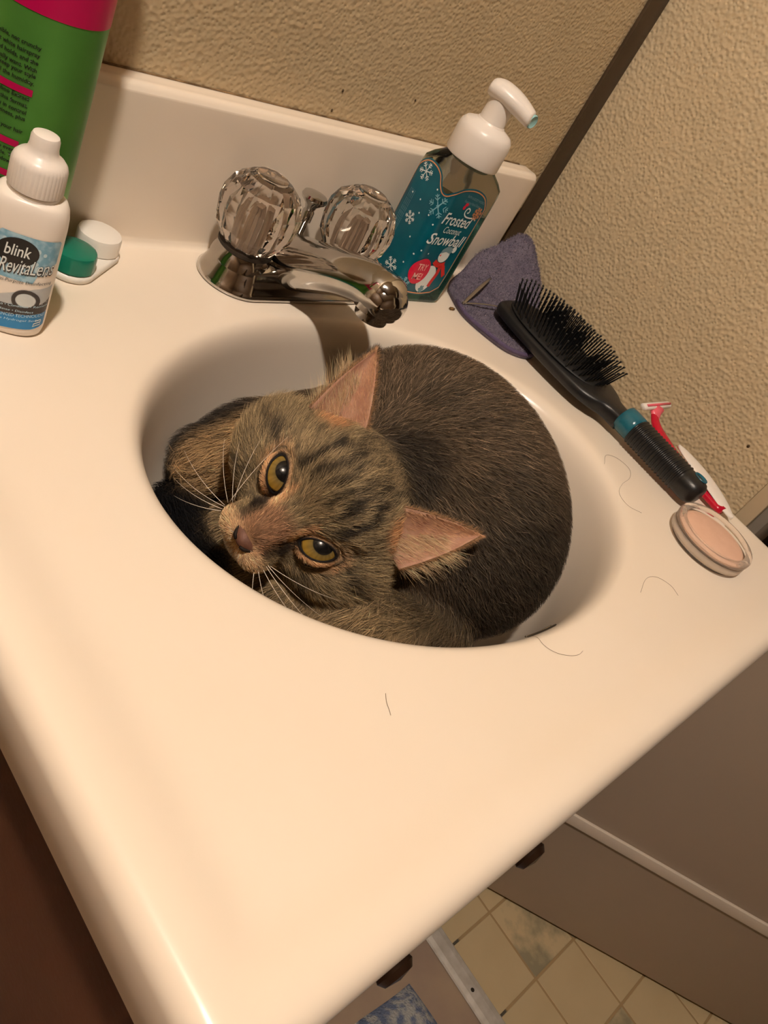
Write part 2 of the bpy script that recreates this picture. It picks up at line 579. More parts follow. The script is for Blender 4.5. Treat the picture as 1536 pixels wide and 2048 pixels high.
# direction angles of the ellipse points as seen from the centre
ell_th = [math.atan2(BB * math.sin(t), BA * math.cos(t)) for t in thetas]
outer = []
k_out = bowl_prof[0][0]
insets = [0.043, 0.039, 0.035, 0.031, 0.027, 0.023, 0.019, 0.015, 0.011]
for q in (0.12, 0.25, 0.4, 0.55, 0.7, 0.85):
    ring = []
    for t, et in zip(thetas, ell_th):
        ax, ay = BX + BA * k_out * math.cos(t), BY + BB * k_out * math.sin(t)
        bx_, by_ = rrect_pt(et, insets[0])
        px, py = ax + (bx_ - ax) * q, ay + (by_ - ay) * q
        ring.append((px, py, lip(px, py), t))
    rings.append(ring)
for d in insets:
    ring = []
    for et in ell_th:
        px, py = rrect_pt(et, d)
        ring.append((px, py, lip(px, py), 0))
    rings.append(ring)
RND = 0.010
for k in range(1, 7):
    a = math.pi / 2 * k / 6
    ring = []
    for et in ell_th:
        px, py = rrect_pt(et, RND * (1 - math.sin(a)))
        ring.append((px, py, lip(px, py) - RND * (1 - math.cos(a)), 0))
    rings.append(ring)
for d, z in ((0.0, -0.0275), (0.0012, -0.0292), (0.02, -0.0295)):
    rings.append([(*rrect_pt(et, d), z, 0) for et in ell_th])
vv = [(p[0], p[1], p[2]) for r in rings for p in r]
mesh_obj('counter', vv, grid_faces(len(rings), NT, True, (True, False)), M['counter'], vt)
# back splash: coved profile run along the wall
pf = catmull([(SPLASH_Y - 0.0062, -0.0004), (SPLASH_Y - 0.0042, 0.0002), (SPLASH_Y - 0.0022, 0.0012), (SPLASH_Y - 0.0008, 0.0034), (SPLASH_Y - 0.0001, 0.0080), (SPLASH_Y, 0.03),
              (SPLASH_Y, 0.06), (SPLASH_Y, HB - 0.008), (SPLASH_Y + 0.0008, HB - 0.003), (SPLASH_Y + 0.004, HB), (SPLASH_Y + 0.009, HB), (WALL_Y - 0.0003, HB)], 4)
pf = [tuple(q) for q in pf] + [(WALL_Y - 0.0003, 0.0003)]
vv = []
xs = [-W + 0.0005, -W + 0.0015, -W + 0.004] + [-W + 0.02 + k * (W - 0.04) / 6 for k in range(7)] + [-0.005, -0.0018, 0.0003]
for i, x in enumerate(xs):
    sh = (0.0035, 0.001, 0.0)[min(i, len(xs) - 1 - i, 2)]
    for q, (y, z) in enumerate(pf):
        yy, zz = y, z
        if z > 0.02:
            yy = min(y + sh, WALL_Y - 0.0003)
            zz = z - sh if z > HB - 0.02 else z
        vv.append((x, yy, zz))
mesh_obj('backsplash', vv, grid_faces(len(xs), len(pf), True, (True, True)), M['counter'], vt)
# dirty caulk seam between splash and wall
caulk = mat('grimy_caulk', (92, 70, 44), 0.8, noise=(120, (140, 112, 78), 0.15))
tube('caulk_line', [(-W + 0.01 + 0.02 * i, WALL_Y - 0.0006, HB + 0.0002) for i in range(28)], 0.0007, caulk, vt, 6)
# overflow slot in the front wall of the bowl
sl = []
for k in range(17):
    x = -0.3115 + 0.028 * k / 16
    u = (k / 16 - 0.5) * 2
    kk = 0.978
    y = BY - BB * kk * math.sqrt(max(0, 1 - ((x - BX) / (BA * kk)) ** 2))
    sl.append((x, y + 0.0006, -0.0100 + 0.0012 * u * u))
tube('overflow_slot', sl, [0.0002 + 0.0007 * math.sqrt(max(0, 1 - ((k - 8) / 8.3) ** 2)) for k in range(17)], M['darkgap'], vt, 8, flat=0.7)  # solid dark tube stands in for the shaded opening
tube('overflow_rim', [(p[0], p[1] + 0.0012, p[2] - 0.0018) for p in sl[1:-1]], 0.0006, M['chrome'], vt, 6)
# drain ring, under the cat
lathe('drain_ring', [(0.012, 0.0), (0.021, 0.0), (0.023, 0.0015), (0.021, 0.003), (0.016, 0.003), (0.0145, 0.001)], (BX, BY, -0.1345), M['chrome'], vt, 32, caps=(True, False))

# ------------------------------------------------------------------ faucet
FX, FY = -0.2735, -0.0206
fc = thing('faucet', 'chrome centerset faucet with two clear acrylic knobs behind the bowl', 'faucet', (FX, FY, 0.0))
# body: stadium-shaped skirt rising to two bosses
NS = 72


def stadium(cx, cy, half, r, n=NS):
    pts = []
    for i in range(n):
        t = 2 * math.pi * i / n
        x, y = math.cos(t), math.sin(t)
        pts.append((cx + (half if x > 1e-9 else (-half if x < -1e-9 else 0)) + r * x, cy + r * y))
    return pts


secs = []
for half, r, z in ((0.0435, 0.0258, 0.0002), (0.0435, 0.0266, 0.0012), (0.0435, 0.0266, 0.0028), (0.0435, 0.0250, 0.0050), (0.0435, 0.0222, 0.0110), (0.0435, 0.0204, 0.0165), (0.0433, 0.0180, 0.0195), (0.0430, 0.004, 0.0208)):
    ring = []
    for (x, y) in stadium(FX, FY, half, r):
        ring.append((x, y, z))
    secs += ring
mesh_obj('base_plate', secs, grid_faces(8, NS, True, (True, True)), M['chrome'], fc)
# spout: sections along -y that rise, then droop to the outlet
side = [(0.006, 0.0255, 0.0010, 0.0290), (-0.010, 0.0315, 0.0012, 0.0305), (-0.026, 0.0380, 0.0018, 0.0305), (-0.040, 0.0440, 0.0050, 0.0285), (-0.058, 0.0513, 0.0165, 0.0246),
        (-0.076, 0.0580, 0.0275, 0.0210), (-0.093, 0.0622, 0.0345, 0.0184), (-0.106, 0.0615, 0.0365, 0.0166), (-0.1145, 0.0570, 0.0375, 0.0130), (-0.1185, 0.0510, 0.0410, 0.0050)]
spath = catmull([(y, (a + b) / 2, hw, (a - b) / 2) for y, a, b, hw in side], 4)
vv = []
ns = 28
for (y, z, hw, hh) in spath:
    for j in range(ns):
        a = 2 * math.pi * j / ns
        c, s = math.cos(a), math.sin(a)
        ex = math.copysign(abs(c) ** 0.8, c) * hw * (1.0 if s < 0 else 1.0 - 0.22 * s)
        ez = (abs(s) ** 0.95) * hh if s > 0 else -(abs(s) ** 0.6) * hh
        vv.append((FX + ex, y, z + ez))
mesh_obj('spout', vv, grid_faces(len(spath), ns, True, (True, True)), M['chrome'], fc)
# outlet nose and aerator
lathe('outlet', [(0.0135, 0.0), (0.0158, 0.001), (0.0163, 0.005), (0.0160, 0.011), (0.0150, 0.017), (0.0120, 0.0225), (0.0065, 0.0255), (0.0008, 0.0263)],
      (FX, -0.1015, 0.0370), M['chrome'], fc, 96, wob=lambda t, r, h: r + (0.00018 * math.cos(14 * t) if 0.001 < h < 0.02 else 0.0))
lathe('aerator', [(0.0085, -0.006), (0.0112, -0.0058), (0.0116, -0.004), (0.0114, 0.0005)], (FX, -0.1015, 0.0367), M['chrome'], fc, 40)
# lift rod
lathe('lift_rod', [(0.0028, 0.0), (0.0028, 0.026), (0.0042, 0.0262), (0.0042, 0.033), (0.0034, 0.0345), (0.0046, 0.038), (0.0086, 0.0415), (0.0093, 0.0435), (0.0084, 0.0455), (0.003, 0.0468), (0.0003, 0.047)],
      (-0.2645, -0.0055, 0.0135), M['chrome'], fc, 24)
# knobs: faceted acrylic balls on chrome bosses
KS = 0.875
for kx, rot0 in ((-0.3190, 0.1), (-0.2300, 0.35)):
    lathe('knob_boss', [(0.0205, 0.0), (0.0195, 0.004), (0.0178, 0.007), (0.0168, 0.0085), (0.0150, 0.0090)], (kx, FY, 0.0150), M['chrome'], fc, 36)
    lathe('knob_collar', [(0.0175, 0.0), (0.0185, 0.001), (0.0185, 0.003), (0.016, 0.0036)], (kx, FY, 0.0236), M['darkgap'], fc, 36)
    rr = [(0.0150, 0.0), (0.0205, 0.0018), (0.0272, 0.0125), (0.0292, 0.0250), (0.0285, 0.0340), (0.0245, 0.0445), (0.0165, 0.0512), (0.0125, 0.0525), (0.0115, 0.0522), (0.0005, 0.0520)]
    vv = []
    seg = 28
    for q, (r, h) in enumerate(rr):
        for j in range(seg):
            t = 2 * math.pi * j / seg + rot0
            flute = 0.0 if q in (0, 6, 7, 8, 9) else (0.0011 if q in (2, 3, 4) else 0.0006)
            r2 = r + (flute if j % 2 == 0 else -flute)
            vv.append((kx + KS * r2 * math.cos(t), FY + KS * r2 * math.sin(t), 0.0270 + KS * h))
    kb = mesh_obj('knob', vv, grid_faces(len(rr), seg, True, (True, True)), M['acrylic'], fc, smooth=False)
    # fluted core and screw cap inside the clear knob
    lathe('core', [(0.0065, 0.0), (0.0063, 0.018), (0.0055, 0.023), (0.0045, 0.026), (0.0003, 0.0265)], (kx, FY, 0.0285), M['stem'], kb, 60,
          wob=lambda t, r, h: r * (1 + 0.10 * math.cos(10 * t)))
    lathe('cap_ring', [(0.0083, 0.0), (0.0103, 0.0), (0.0103, 0.0012), (0.0083, 0.0014)], (kx, FY, 0.0730), M['acrylic'], kb, 36, caps=(True, True))

# ------------------------------------------------------------------ hairspray can
CX, CY, CR = -0.4724, -0.0178, 0.0260
hc = thing('hairspray_can', 'tall green hairspray can with magenta band and black print', 'spray can', (CX, CY, 0.0))
green = mat('metallic_green_film', (92, 158, 70), 0.40, metal=0.55, noise=(30, (78, 142, 60), 0.3))
mag = mat('magenta_film', (190, 8, 84), 0.36, metal=0.25)
lathe('body', [(0.0235, 0.0003), (0.0257, 0.0009), (CR, 0.003), (CR, 0.2), (0.0247, 0.208), (0.0195, 0.216), (0.0175, 0.218)], (CX, CY, 0.0), green, hc, 72)
lathe('bottom_rim', [(0.0247, 0.0003), (0.0262, 0.0008), (0.0264, 0.002), (0.0262, 0.0032)], (CX, CY, 0.0), alu, hc, 72, caps=(False, False))
lathe('cap', [(0.021, 0.0), (0.024, 0.001), (0.024, 0.035), (0.021, 0.04), (0.0005, 0.041)], (CX, CY, 0.2185), mag, hc, 48)
CAN_A = math.atan2(-0.399 - CY, -0.6659 - CX)   # the side that faces the room


def can_map(s, z, off):
    a = CAN_A + s / CR
    return (CX + (CR + off) * math.cos(a), CY + (CR + off) * math.sin(a), z)


band = poly2d([(-0.0816, 0.1360), (0.0816, 0.1360), (0.0816, 0.1985), (-0.0816, 0.1985)])
decal('band', band, can_map, mag, hc, 0.0002, sub=0.004)
txt = []
right = 0.0008
zy = lambda y: 0.1240 - (y - 90) / 3500.0
lines = [('smooth, flexible, not crunchy', 93), ('volume with a light white hairspray', 104), ('that moves and holds, and the', 115), ('way that you really want. With', 126), ('it you can keep your style', 135), ('even in all the humidity.', 146)]
lines2 = [('with Bamboo Extract', 171), ('in this format,', 182), ('that keeps you in control', 193), ('of frizziness, plus', 203), ('it loves your hair', 224)]
lines3 = [('hold it so even,', 257), ('dry and style. To', 267), ('finish, bend down', 277)]
lines4 = [('and spray', 309), ('then', 330), ('start', 346), ('k', 354)]
for group_, sh in ((lines, 0.0), (lines2, -0.0008), (lines3, -0.0022), (lines4, -0.0034)):
    for t, y in group_:
        v, f = text2d(t, 0.0025, 0.0, 'RIGHT', 0.00004)
        a = np.array(v)
        txt.append(([(right + sh + p[0], zy(y + 3.5) + p[1]) for p in a], f))
decal('lettering', merge2d(txt), can_map, M['black'], hc, 0.0003)
bars = [poly2d([(-0.042, z), (right + sh, z), (right + sh, z + 0.0030), (-0.042, z + 0.0030)]) for z, sh in ((zy(167), 0.0), (zy(252), -0.0015), (zy(304), -0.0030))]
for b_ in bars:
    decal('stripe', b_, can_map, mag, hc, 0.0003, sub=0.004)

# ------------------------------------------------------------------ contact lens solution bottle
SX, SY = -0.4854, -0.0637
sA = Vector((0.87, -0.493, 0)).normalized()
sN = Vector((-0.493, -0.87, 0)).normalized()
SW, SD = 0.0172, 0.0138
lb = thing('solution_bottle', 'white contact lens solution bottle with blue label', 'bottle', (SX, SY, 0.0))


def sol_pt(t, k, z, kd=None):
    c, s = math.cos(t), math.sin(t)
    e = 2 / 2.7
    kd = k if kd is None else kd
    return Vector((SX, SY, z)) + sA * (math.copysign(abs(c) ** e, c) * SW * k) + sN * (math.copysign(abs(s) ** e, s) * SD * kd)


vv = []
NS2 = 64
bp = [(0.88, 0.88, 0.0), (0.96, 0.955, 0.0012), (0.99, 0.99, 0.004), (1.0, 1.0, 0.008), (1.0, 1.0, 0.046), (1.0, 1.0, 0.0535), (0.985, 0.985, 0.0585), (0.94, 0.955, 0.0622), (0.87, 0.91, 0.0645),
      (0.78, 0.86, 0.0657), (0.66, 0.78, 0.0663), (0.60, 0.74, 0.0664)]
for k, kd, z in bp:
    for j in range(NS2):
        vv.append(sol_pt(2 * math.pi * j / NS2, k, z * 1.055 + 0.0003, kd))
mesh_obj('body', vv, grid_faces(len(bp), NS2, True, (True, True)), M['cream_pl'], lb)
nk = (SX, SY, -0.0119)
lathe('neck', [(0.0100, 0.0805), (0.0100, 0.0815), (0.0112, 0.0818), (0.0112, 0.0838), (0.010, 0.084)], nk, M['white_pl'], lb, 40)
cap = lathe('cap', [(0.0108, 0.0842), (0.0118, 0.0845), (0.0119, 0.0850), (0.0118, 0.0955), (0.0113, 0.0975), (0.0098, 0.0992), (0.0078, 0.1003), (0.0067, 0.1018), (0.0062, 0.1040), (0.0061, 0.1075), (0.0055, 0.1090), (0.0040, 0.1096), (0.0003, 0.1098)],
            nk, M['white_pl'], lb, 120, wob=lambda t, r, h: r + (0.00022 * math.cos(40 * t) if 0.0848 < h < 0.096 else 0.0))


def sol_map(s, z, off):
    s, z = s * 0.93, z * 0.95
    if abs(s) > 0.0125:
        s = math.copysign(0.0125 + 0.0042 * math.tanh((abs(s) - 0.0125) / 0.0042), s)
    d = SD * max(0.0, 1 - abs(s / SW) ** 2.7) ** (1 / 2.7)
    return Vector((SX, SY, z)) + sA * s + sN * (d + off)


lab_blue = mat('light_blue_droplet_print', (120, 170, 196), 0.4, noise=(260, (168, 204, 220), 0.10))
lab_deep = mat('deep_blue_print', (42, 128, 186), 0.4)
lab_grey = mat('silver_grey_print', (182, 186, 188), 0.4)
lab_dark = mat('charcoal_print', (58, 52, 50), 0.4)
# coordinates on the label: s to the right, z up
decal('label', poly2d([(-0.0310, 0.0045), (-0.005, 0.0045), (0.0125, 0.0062), (0.0205, 0.0085), (0.0205, 0.0570), (0.019, 0.0585), (-0.0300, 0.0585), (-0.0310, 0.057)]), sol_map, M['cream_pl'], lb, 0.0001, sub=0.003)
decal('droplet_print', poly2d([(-0.0105, 0.0335), (0.0085, 0.0335), (0.0100, 0.0380), (0.0180, 0.0455), (0.0185, 0.0570), (0.017, 0.0580), (-0.0095, 0.0580), (-0.0105, 0.057)]), sol_map, lab_blue, lb, 0.0002, sub=0.003)
decal('silver_print', poly2d([(-0.0310, 0.0220), (-0.005, 0.0235), (0.0100, 0.0305), (0.0200, 0.0330), (0.0203, 0.0235), (0.0100, 0.0190), (-0.0310, 0.0175)]), sol_map, lab_grey, lb, 0.0002, sub=0.003)
decal('charcoal_print', poly2d([(-0.0310, 0.0138), (0.0005, 0.0135), (0.0205, 0.0172), (0.0206, 0.0255), (0.0125, 0.0205), (-0.002, 0.0190), (-0.0310, 0.0198)]), sol_map, lab_dark, lb, 0.00025, sub=0.003)
decal('blue_print', poly2d([(-0.0310, 0.0046), (-0.005, 0.0046), (0.0125, 0.0063), (0.0204, 0.0086), (0.0204, 0.0170), (0.0005, 0.0133), (-0.0310, 0.0136)]), sol_map, lab_deep, lb, 0.00026, sub=0.003)
drops = []
for _ in range(20):
    s, z, r = random.uniform(-0.009, 0.0165), random.uniform(0.036, 0.0565), random.uniform(0.0006, 0.0016)
    drops.append(disc2d(s, z, r, r * 1.25, 12))
decal('water_drop', merge2d(drops), sol_map, mat('pale_drop_ink', (196, 220, 228), 0.3), lb, 0.00032)
decal('black_oval', disc2d(-0.0010, 0.0487, 0.0098, 0.0074, 36, 0.15), sol_map, M['black'], lb, 0.00040, sub=0.003)
decal('ring', path2d([(0.0072 + 0.0058 * math.cos(t), 0.0233 + 0.0052 * math.sin(t)) for t in np.linspace(0, 2 * math.pi, 32)[:-1]], 0.0018, True), sol_map, lab_dark, lb, 0.00040)
decal('lens', disc2d(0.0072, 0.0233, 0.0046, 0.0040, 28), sol_map, mat('pale_lens_print', (206, 212, 212), 0.3), lb, 0.00038, sub=0.002)
decal('brand_lettering', fit_text('blink', -0.0070, 0.0050, 0.0462, 0.0062, 0.1, 0.01, 0.06), sol_map, M['palewhite'], lb, 0.00050)
v, f = fit_text('RevitaLens', -0.0078, 0.0170, 0.0362, 0.0080, 0.22, 0.035, 0.14)
decal('lettering_outline', (v, f), sol_map, lab_dark, lb, 0.00044)  # dark printed outline behind the white letters
decal('lettering', fit_text('RevitaLens', -0.0080, 0.0168, 0.0365, 0.0080, 0.22, 0.0, 0.14), sol_map, M['palewhite'], lb, 0.00055)
decal('small_lettering', merge2d([fit_text('Multi-Purpose Disinfecting', -0.0100, 0.0175, 0.0308, 0.0018, 0.1, 0.0, 0.12)]), sol_map, lab_dark, lb, 0.00045)
decal('white_lettering', merge2d([fit_text('Clean \u2022 Condition \u2022 Remove', -0.0080, 0.0190, 0.0172, 0.0014, 0.1, 0.0, 0.13), fit_text('Rinse \u2022 Disinfect', -0.0040, 0.0120, 0.0150, 0.0013, 0.1, 0.0, 0.10),
                                  fit_text('ADVANCED TECHNOLOGY', -0.0085, 0.0190, 0.0112, 0.0019, 0.0, 0.0, 0.13), fit_text('Silicone Hydrogel Soft', -0.0105, 0.0150, 0.0088, 0.0013, 0.1, 0.0, 0.11),
                                  fit_text('10 fl oz', -0.0105, -0.003, 0.0066, 0.0010, 0.0, 0.0, 0.06)]), sol_map, mat('pale_cyan_ink', (190, 222, 236), 0.4), lb, 0.00050)
q = [(0.0125, 0.0092), (0.0160, 0.0098), (0.0163, 0.0125), (0.0140, 0.0122)]
decal('emblem', merge2d([path2d([(0.0130, 0.0084), (0.0165, 0.0092), (0.0166, 0.0108), (0.0134, 0.0100)], 0.0006, True), path2d([(0.0136, 0.0116), (0.0166, 0.0122), (0.0167, 0.0110)], 0.0006)]), sol_map, M['palewhite'], lb, 0.0005)

# ------------------------------------------------------------------ contact lens case
lc = thing('lens_case', 'white and green contact lens case against the backsplash', 'lens case', (-0.415, -0.008, 0.0))
case_m = mat('white_case_plastic', (238, 232, 222), 0.35)
grn = mat('translucent_green_lid', (24, 128, 104), 0.2, trans=0.25)
L1, L2 = (-0.4085, -0.0018), (-0.4330, -0.0205)
vv = []
sec = [(0.0116, 0.0), (0.0133, 0.0008), (0.0137, 0.0026), (0.0133, 0.0042), (0.0116, 0.0046)]
ax = Vector((L1[0] - L2[0], L1[1] - L2[1], 0))
half = ax.length / 2
ax.normalize()
ay = Vector((-ax.y, ax.x, 0))
mid = Vector(((L1[0] + L2[0]) / 2, (L1[1] + L2[1]) / 2, 0))
for r, z in sec:
    for j in range(48):
        t = 2 * math.pi * j / 48
        cx_ = (half if math.cos(t) > 0 else -half) + r * math.cos(t)
        w_ = r * math.sin(t) * (0.72 + 0.28 * min(1, abs(cx_) / half))
        vv.append(mid + ax * cx_ + ay * w_ + Vector((0, 0, z)))
mesh_obj('tray', vv, grid_faces(len(sec), 48, True, (True, True)), case_m, lc)
for (c, m_) in ((L1, case_m), (L2, grn)):
    lathe('lid', [(0.0112, 0.0), (0.0128, 0.0005), (0.0128, 0.0085), (0.0122, 0.0102), (0.0104, 0.0110), (0.0003, 0.0112)], (c[0], c[1], 0.0047), m_, lc, 72,
          wob=lambda t, r, h: r + (0.00025 if (math.cos(6 * t) > 0.93 and r > 0.0118) else 0.0))

# ------------------------------------------------------------------ foaming soap bottle
PX, PY = -0.1490, -0.0200
PW, PD, PR = 0.0285, 0.0218, 0.0085      # half width, half depth, corner radius
PROT = math.radians(-3.0)
sb = thing('soap_bottle', 'teal labelled foaming soap bottle with white pump beside the faucet', 'soap bottle', (PX, PY, 0.0))


def rrect_loop(hw, hd, r, n=10):
    pts = []
    r = min(r, hw, hd)
    for cx_, cy_, a0 in ((hw - r, hd - r, 0), (-hw + r, hd - r, 90), (-hw + r, -hd + r, 180), (hw - r, -hd + r, 270)):
        for k in range(n + 1):
            a = math.radians(a0 + 90 * k / n)
            pts.append((cx_ + r * math.cos(a), cy_ + r * math.sin(a)))
    return pts


def prot(x, y, z):
    c, s = math.cos(PROT), math.sin(PROT)
    return Vector((PX + x * c - y * s, PY + x * s + y * c, z))


pet = mat('clear_pet_plastic', (232, 238, 226), 0.03, trans=1.0, ior=1.18)
soapliq = mat('pale_teal_liquid', (120, 196, 196), 0.05, trans=0.92, ior=1.1)
secs = [(0.90, 0.0004), (0.96, 0.001), (1.0, 0.004), (1.0, 0.02), (1.0, 0.06), (1.0, 0.096), (0.985, 0.1005), (0.93, 0.1045), (0.84, 0.1080), (0.74, 0.1108), (0.64, 0.1130)]
vv = []
for k, z in secs:
    round_k = 1.0 if z < 0.1 else min(2.4, 1.0 + (z - 0.1) * 130)
    hw = PW * k if z < 0.105 else PW * k
    hd = PD * k if z < 0.105 else max(PD * k, 0.0150)
    for x, y in rrect_loop(hw, hd, PR * round_k):
        vv.append(prot(x, y, z))
nl = len(rrect_loop(PW, PD, PR))
mesh_obj('bottle', vv, grid_faces(len(secs), nl, True, (True, True)), pet, sb)
vv = []
for k, z in ((0.93, 0.0012), (0.955, 0.004), (0.955, 0.05), (0.955, 0.078)):
    for x, y in rrect_loop(PW * k, PD * k, PR * 0.95):
        vv.append(prot(x, y, z))
mesh_obj('liquid', vv, grid_faces(4, nl, True, (True, True)), soapliq, sb)
# pump
lathe('collar', [(0.0185, 0.1110), (0.0208, 0.1114), (0.0212, 0.1125), (0.0211, 0.1290), (0.0203, 0.1330), (0.0178, 0.1362), (0.0135, 0.1380), (0.0112, 0.1388), (0.0105, 0.1400)], (PX, PY, 0), M['white_pl'], sb, 56)
lathe('neck', [(0.0150, 0.1075), (0.0150, 0.1112)], (PX, PY, 0), pet, sb, 40)
lathe('dip_tube', [(0.0022, 0.006), (0.0022, 0.110)], (PX + 0.004, PY, 0), M['white_pl'], sb, 12)
lathe('pump_stem', [(0.0100, 0.1370), (0.0098, 0.1440), (0.0094, 0.1520), (0.0096, 0.1560)], (PX, PY, 0), M['white_pl'], sb, 40)
HDV = Vector((0.42, -0.91, 0)).normalized()
HSV = Vector((-HDV.y, HDV.x, 0))
hp_ = catmull([(-0.0125, 0.1588, 0.004, 0.003), (-0.0112, 0.1596, 0.0095, 0.0058), (-0.004, 0.1602, 0.0120, 0.0072), (0.006, 0.1594, 0.0118, 0.0072), (0.014, 0.1578, 0.0102, 0.0068), (0.0205, 0.1560, 0.0086, 0.0062), (0.0238, 0.1550, 0.0074, 0.0055), (0.0248, 0.1547, 0.0038, 0.003)], 4)
vv = []
for d, z, hw, hh in hp_:
    for j in range(28):
        a = 2 * math.pi * j / 28
        p = Vector((PX, PY, z)) + HDV * d + HSV * (hw * math.copysign(abs(math.cos(a)) ** 0.85, math.cos(a))) + Vector((0, 0, hh * math.sin(a)))
        vv.append(p)
mesh_obj('pump_head', vv, grid_faces(len(hp_), 28, True, (True, True)), M['white_pl'], sb)
nz = Vector((PX, PY, 0.1548)) + HDV * 0.0236
lathe('nozzle', [(0.0046, 0.0), (0.0050, 0.0020), (0.0044, 0.0028), (0.0036, 0.0022), (0.0003, 0.0018)], nz, mat('pale_aqua_plastic', (150, 196, 196), 0.25), sb, 28, axis=(HDV.x - 0.35, HDV.y - 0.1, -0.05))

# label wrap: s runs along the outline, 0 at the corner nearest the bowl
loop = rrect_loop(PW + 0.0001, PD + 0.0001, PR, 16)
LP = np.array(loop)
seglen = np.linalg.norm(np.roll(LP, -1, 0) - LP, axis=1)
cum = np.concatenate([[0], np.cumsum(seglen)])
i_corner = int(np.argmin(np.linalg.norm(LP - np.array([-PW + PR * 0.29, -PD + PR * 0.29]), axis=1)))
S0 = cum[i_corner]
PER = cum[-1]


def soap_map(s, z, off):
    s = s * 0.81 if s > 0 else s
    q = (S0 + s) % PER
    i = min(int(np.searchsorted(cum, q, side='right')) - 1, len(LP) - 1)
    t = (q - cum[i]) / max(seglen[i], 1e-9)
    a, b = LP[i], LP[(i + 1) % len(LP)]
    p = a + (b - a) * t
    d = (b - a) / max(np.linalg.norm(b - a), 1e-9)
    nrm = np.array([d[1], -d[0]])
    k = 1.0
    if z > 0.096:
        k = 1.0 - 0.5 * ((z - 0.096) / 0.009) ** 2 * 0.06
    p = p * k + nrm * off
    return prot(p[0], p[1], z)


outl = catmull([(0.0520, 0.0150), (0.0533, 0.0300), (0.0535, 0.0600), (0.0535, 0.0830), (0.0520, 0.0885), (0.0455, 0.0950), (0.0350, 0.0985), (0.0230, 0.0992), (0.0110, 0.0972), (0.0020, 0.0925), (-0.0030, 0.0895), (-0.0080, 0.0925), (-0.0130, 0.0985),
                (-0.0210, 0.1015), (-0.0300, 0.1010), (-0.0365, 0.0960), (-0.0395, 0.0880), (-0.0400, 0.0600), (-0.0400, 0.0200), (-0.0380, 0.0150), (-0.0250, 0.0120), (-0.0060, 0.0100), (0.0100, 0.0082), (0.0280, 0.0075), (0.0430, 0.0095)], 4)
outl = [tuple(p) for p in outl]
decal('label', poly2d(outl), soap_map, M['teal_label'], sb, 0.00025, sub=0.0035)
O = np.array(outl + [outl[0]])
O = O[:-1]
Tn = np.roll(O, -1, 0) - np.roll(O, 1, 0)
Tn /= np.linalg.norm(Tn, axis=1)[:, None]
inn = O + np.stack([-Tn[:, 1], Tn[:, 0]], 1) * 0.0016
decal('gold_border', path2d(inn, 0.0009, True), soap_map, M['gold'], sb, 0.00050)
decal('lettering', merge2d([fit_text('Frosted', 0.0060, 0.0440, 0.0695, 0.0095, 0.25, 0.012, -0.02), fit_text('Coconut', 0.0140, 0.0380, 0.0625, 0.0055, 0.25, 0.0, -0.01), fit_text('Snowball', 0.0020, 0.0490, 0.0520, 0.0095, 0.25, 0.012, 0.02)]), soap_map, M['palewhite'], sb, 0.00060)
decal('small_lettering', merge2d([fit_text('BATH & BODY WORKS', 0.0210, 0.0470, 0.0925, 0.0020, 0, 0, -0.12), fit_text('Foaming Hand Soap', 0.0200, 0.0430, 0.0885, 0.0022, 0.2, 0, -0.10)]), soap_map, M['greyink'], sb, 0.00060)
swirl = [(0.0440 - 0.0 * t, 0.0) for t in (0,)]
sw = [(0.0475, 0.0760), (0.0440, 0.0775), (0.0380, 0.0772), (0.0320, 0.0778), (0.0285, 0.0800), (0.0285, 0.0830), (0.0310, 0.0845), (0.0335, 0.0832), (0.0333, 0.0812), (0.0315, 0.0808)]
decal('swirl', path2d(catmull(sw, 4), 0.0011), soap_map, M['palewhite'], sb, 0.00060)
fine = []
for k in range(4):
    fine.append(fit_text('gentle foaming hand soap with snowy coconut', -0.0360 + 0.0, -0.0040, 0.0, 0.0010))
vert = []
for k, (v, f) in enumerate(fine):
    vert.append(([(-0.0285 - 0.0016 * k + p[1], 0.036 + (p[0] + 0.036) * 1.25) for p in v], f))
decal('fine_lettering', merge2d(vert), soap_map, M['greyink'], sb, 0.00055)
for d_ in (flake2d(-0.0275, 0.0920, 0.0068, 0.0007, 0.3), flake2d(-0.0210, 0.0585, 0.0050, 0.0007, 0.1), flake2d(-0.0155, 0.0205, 0.0066, 0.0008, 0.2),):
    decal('snowflake', d_, soap_map, M['palewhite'], sb, 0.0006)
for d_ in (flake2d(-0.0030, 0.0790, 0.0085, 0.0008, 0.1), flake2d(0.0020, 0.0155, 0.0060, 0.0008, 0.5), flake2d(0.0270, 0.0130, 0.0036, 0.0016, 0.0),):
    decal('blue_snowflake', d_, soap_map, M['paleblue'], sb, 0.0006)
decal('gold_snowflake', flake2d(0.0450, 0.0815, 0.0055, 0.0008, 0.2, 8), soap_map, M['gold'], sb, 0.00065)
dots = [disc2d(s, z, 0.0007, n=10) for s, z in ((-0.0100, 0.0880), (-0.0060, 0.0700), (0.0, 0.0660), (-0.0150, 0.0660), (-0.0300, 0.0740), (-0.0200, 0.0740), (-0.0120, 0.0480), (0.0020, 0.0450), (0.0110, 0.0440), (-0.0060, 0.0300), (-0.0020, 0.0400), (-0.0330, 0.0500))]
decal('snow_dot', merge2d(dots), soap_map, M['palewhite'], sb, 0.0006)
for d_ in (disc2d(0.0255, 0.0870, 0.0022, 0.0014), disc2d(0.0240, 0.0845, 0.0018),):
    decal('holly', d_, soap_map, M['pinkred'], sb, 0.0006)
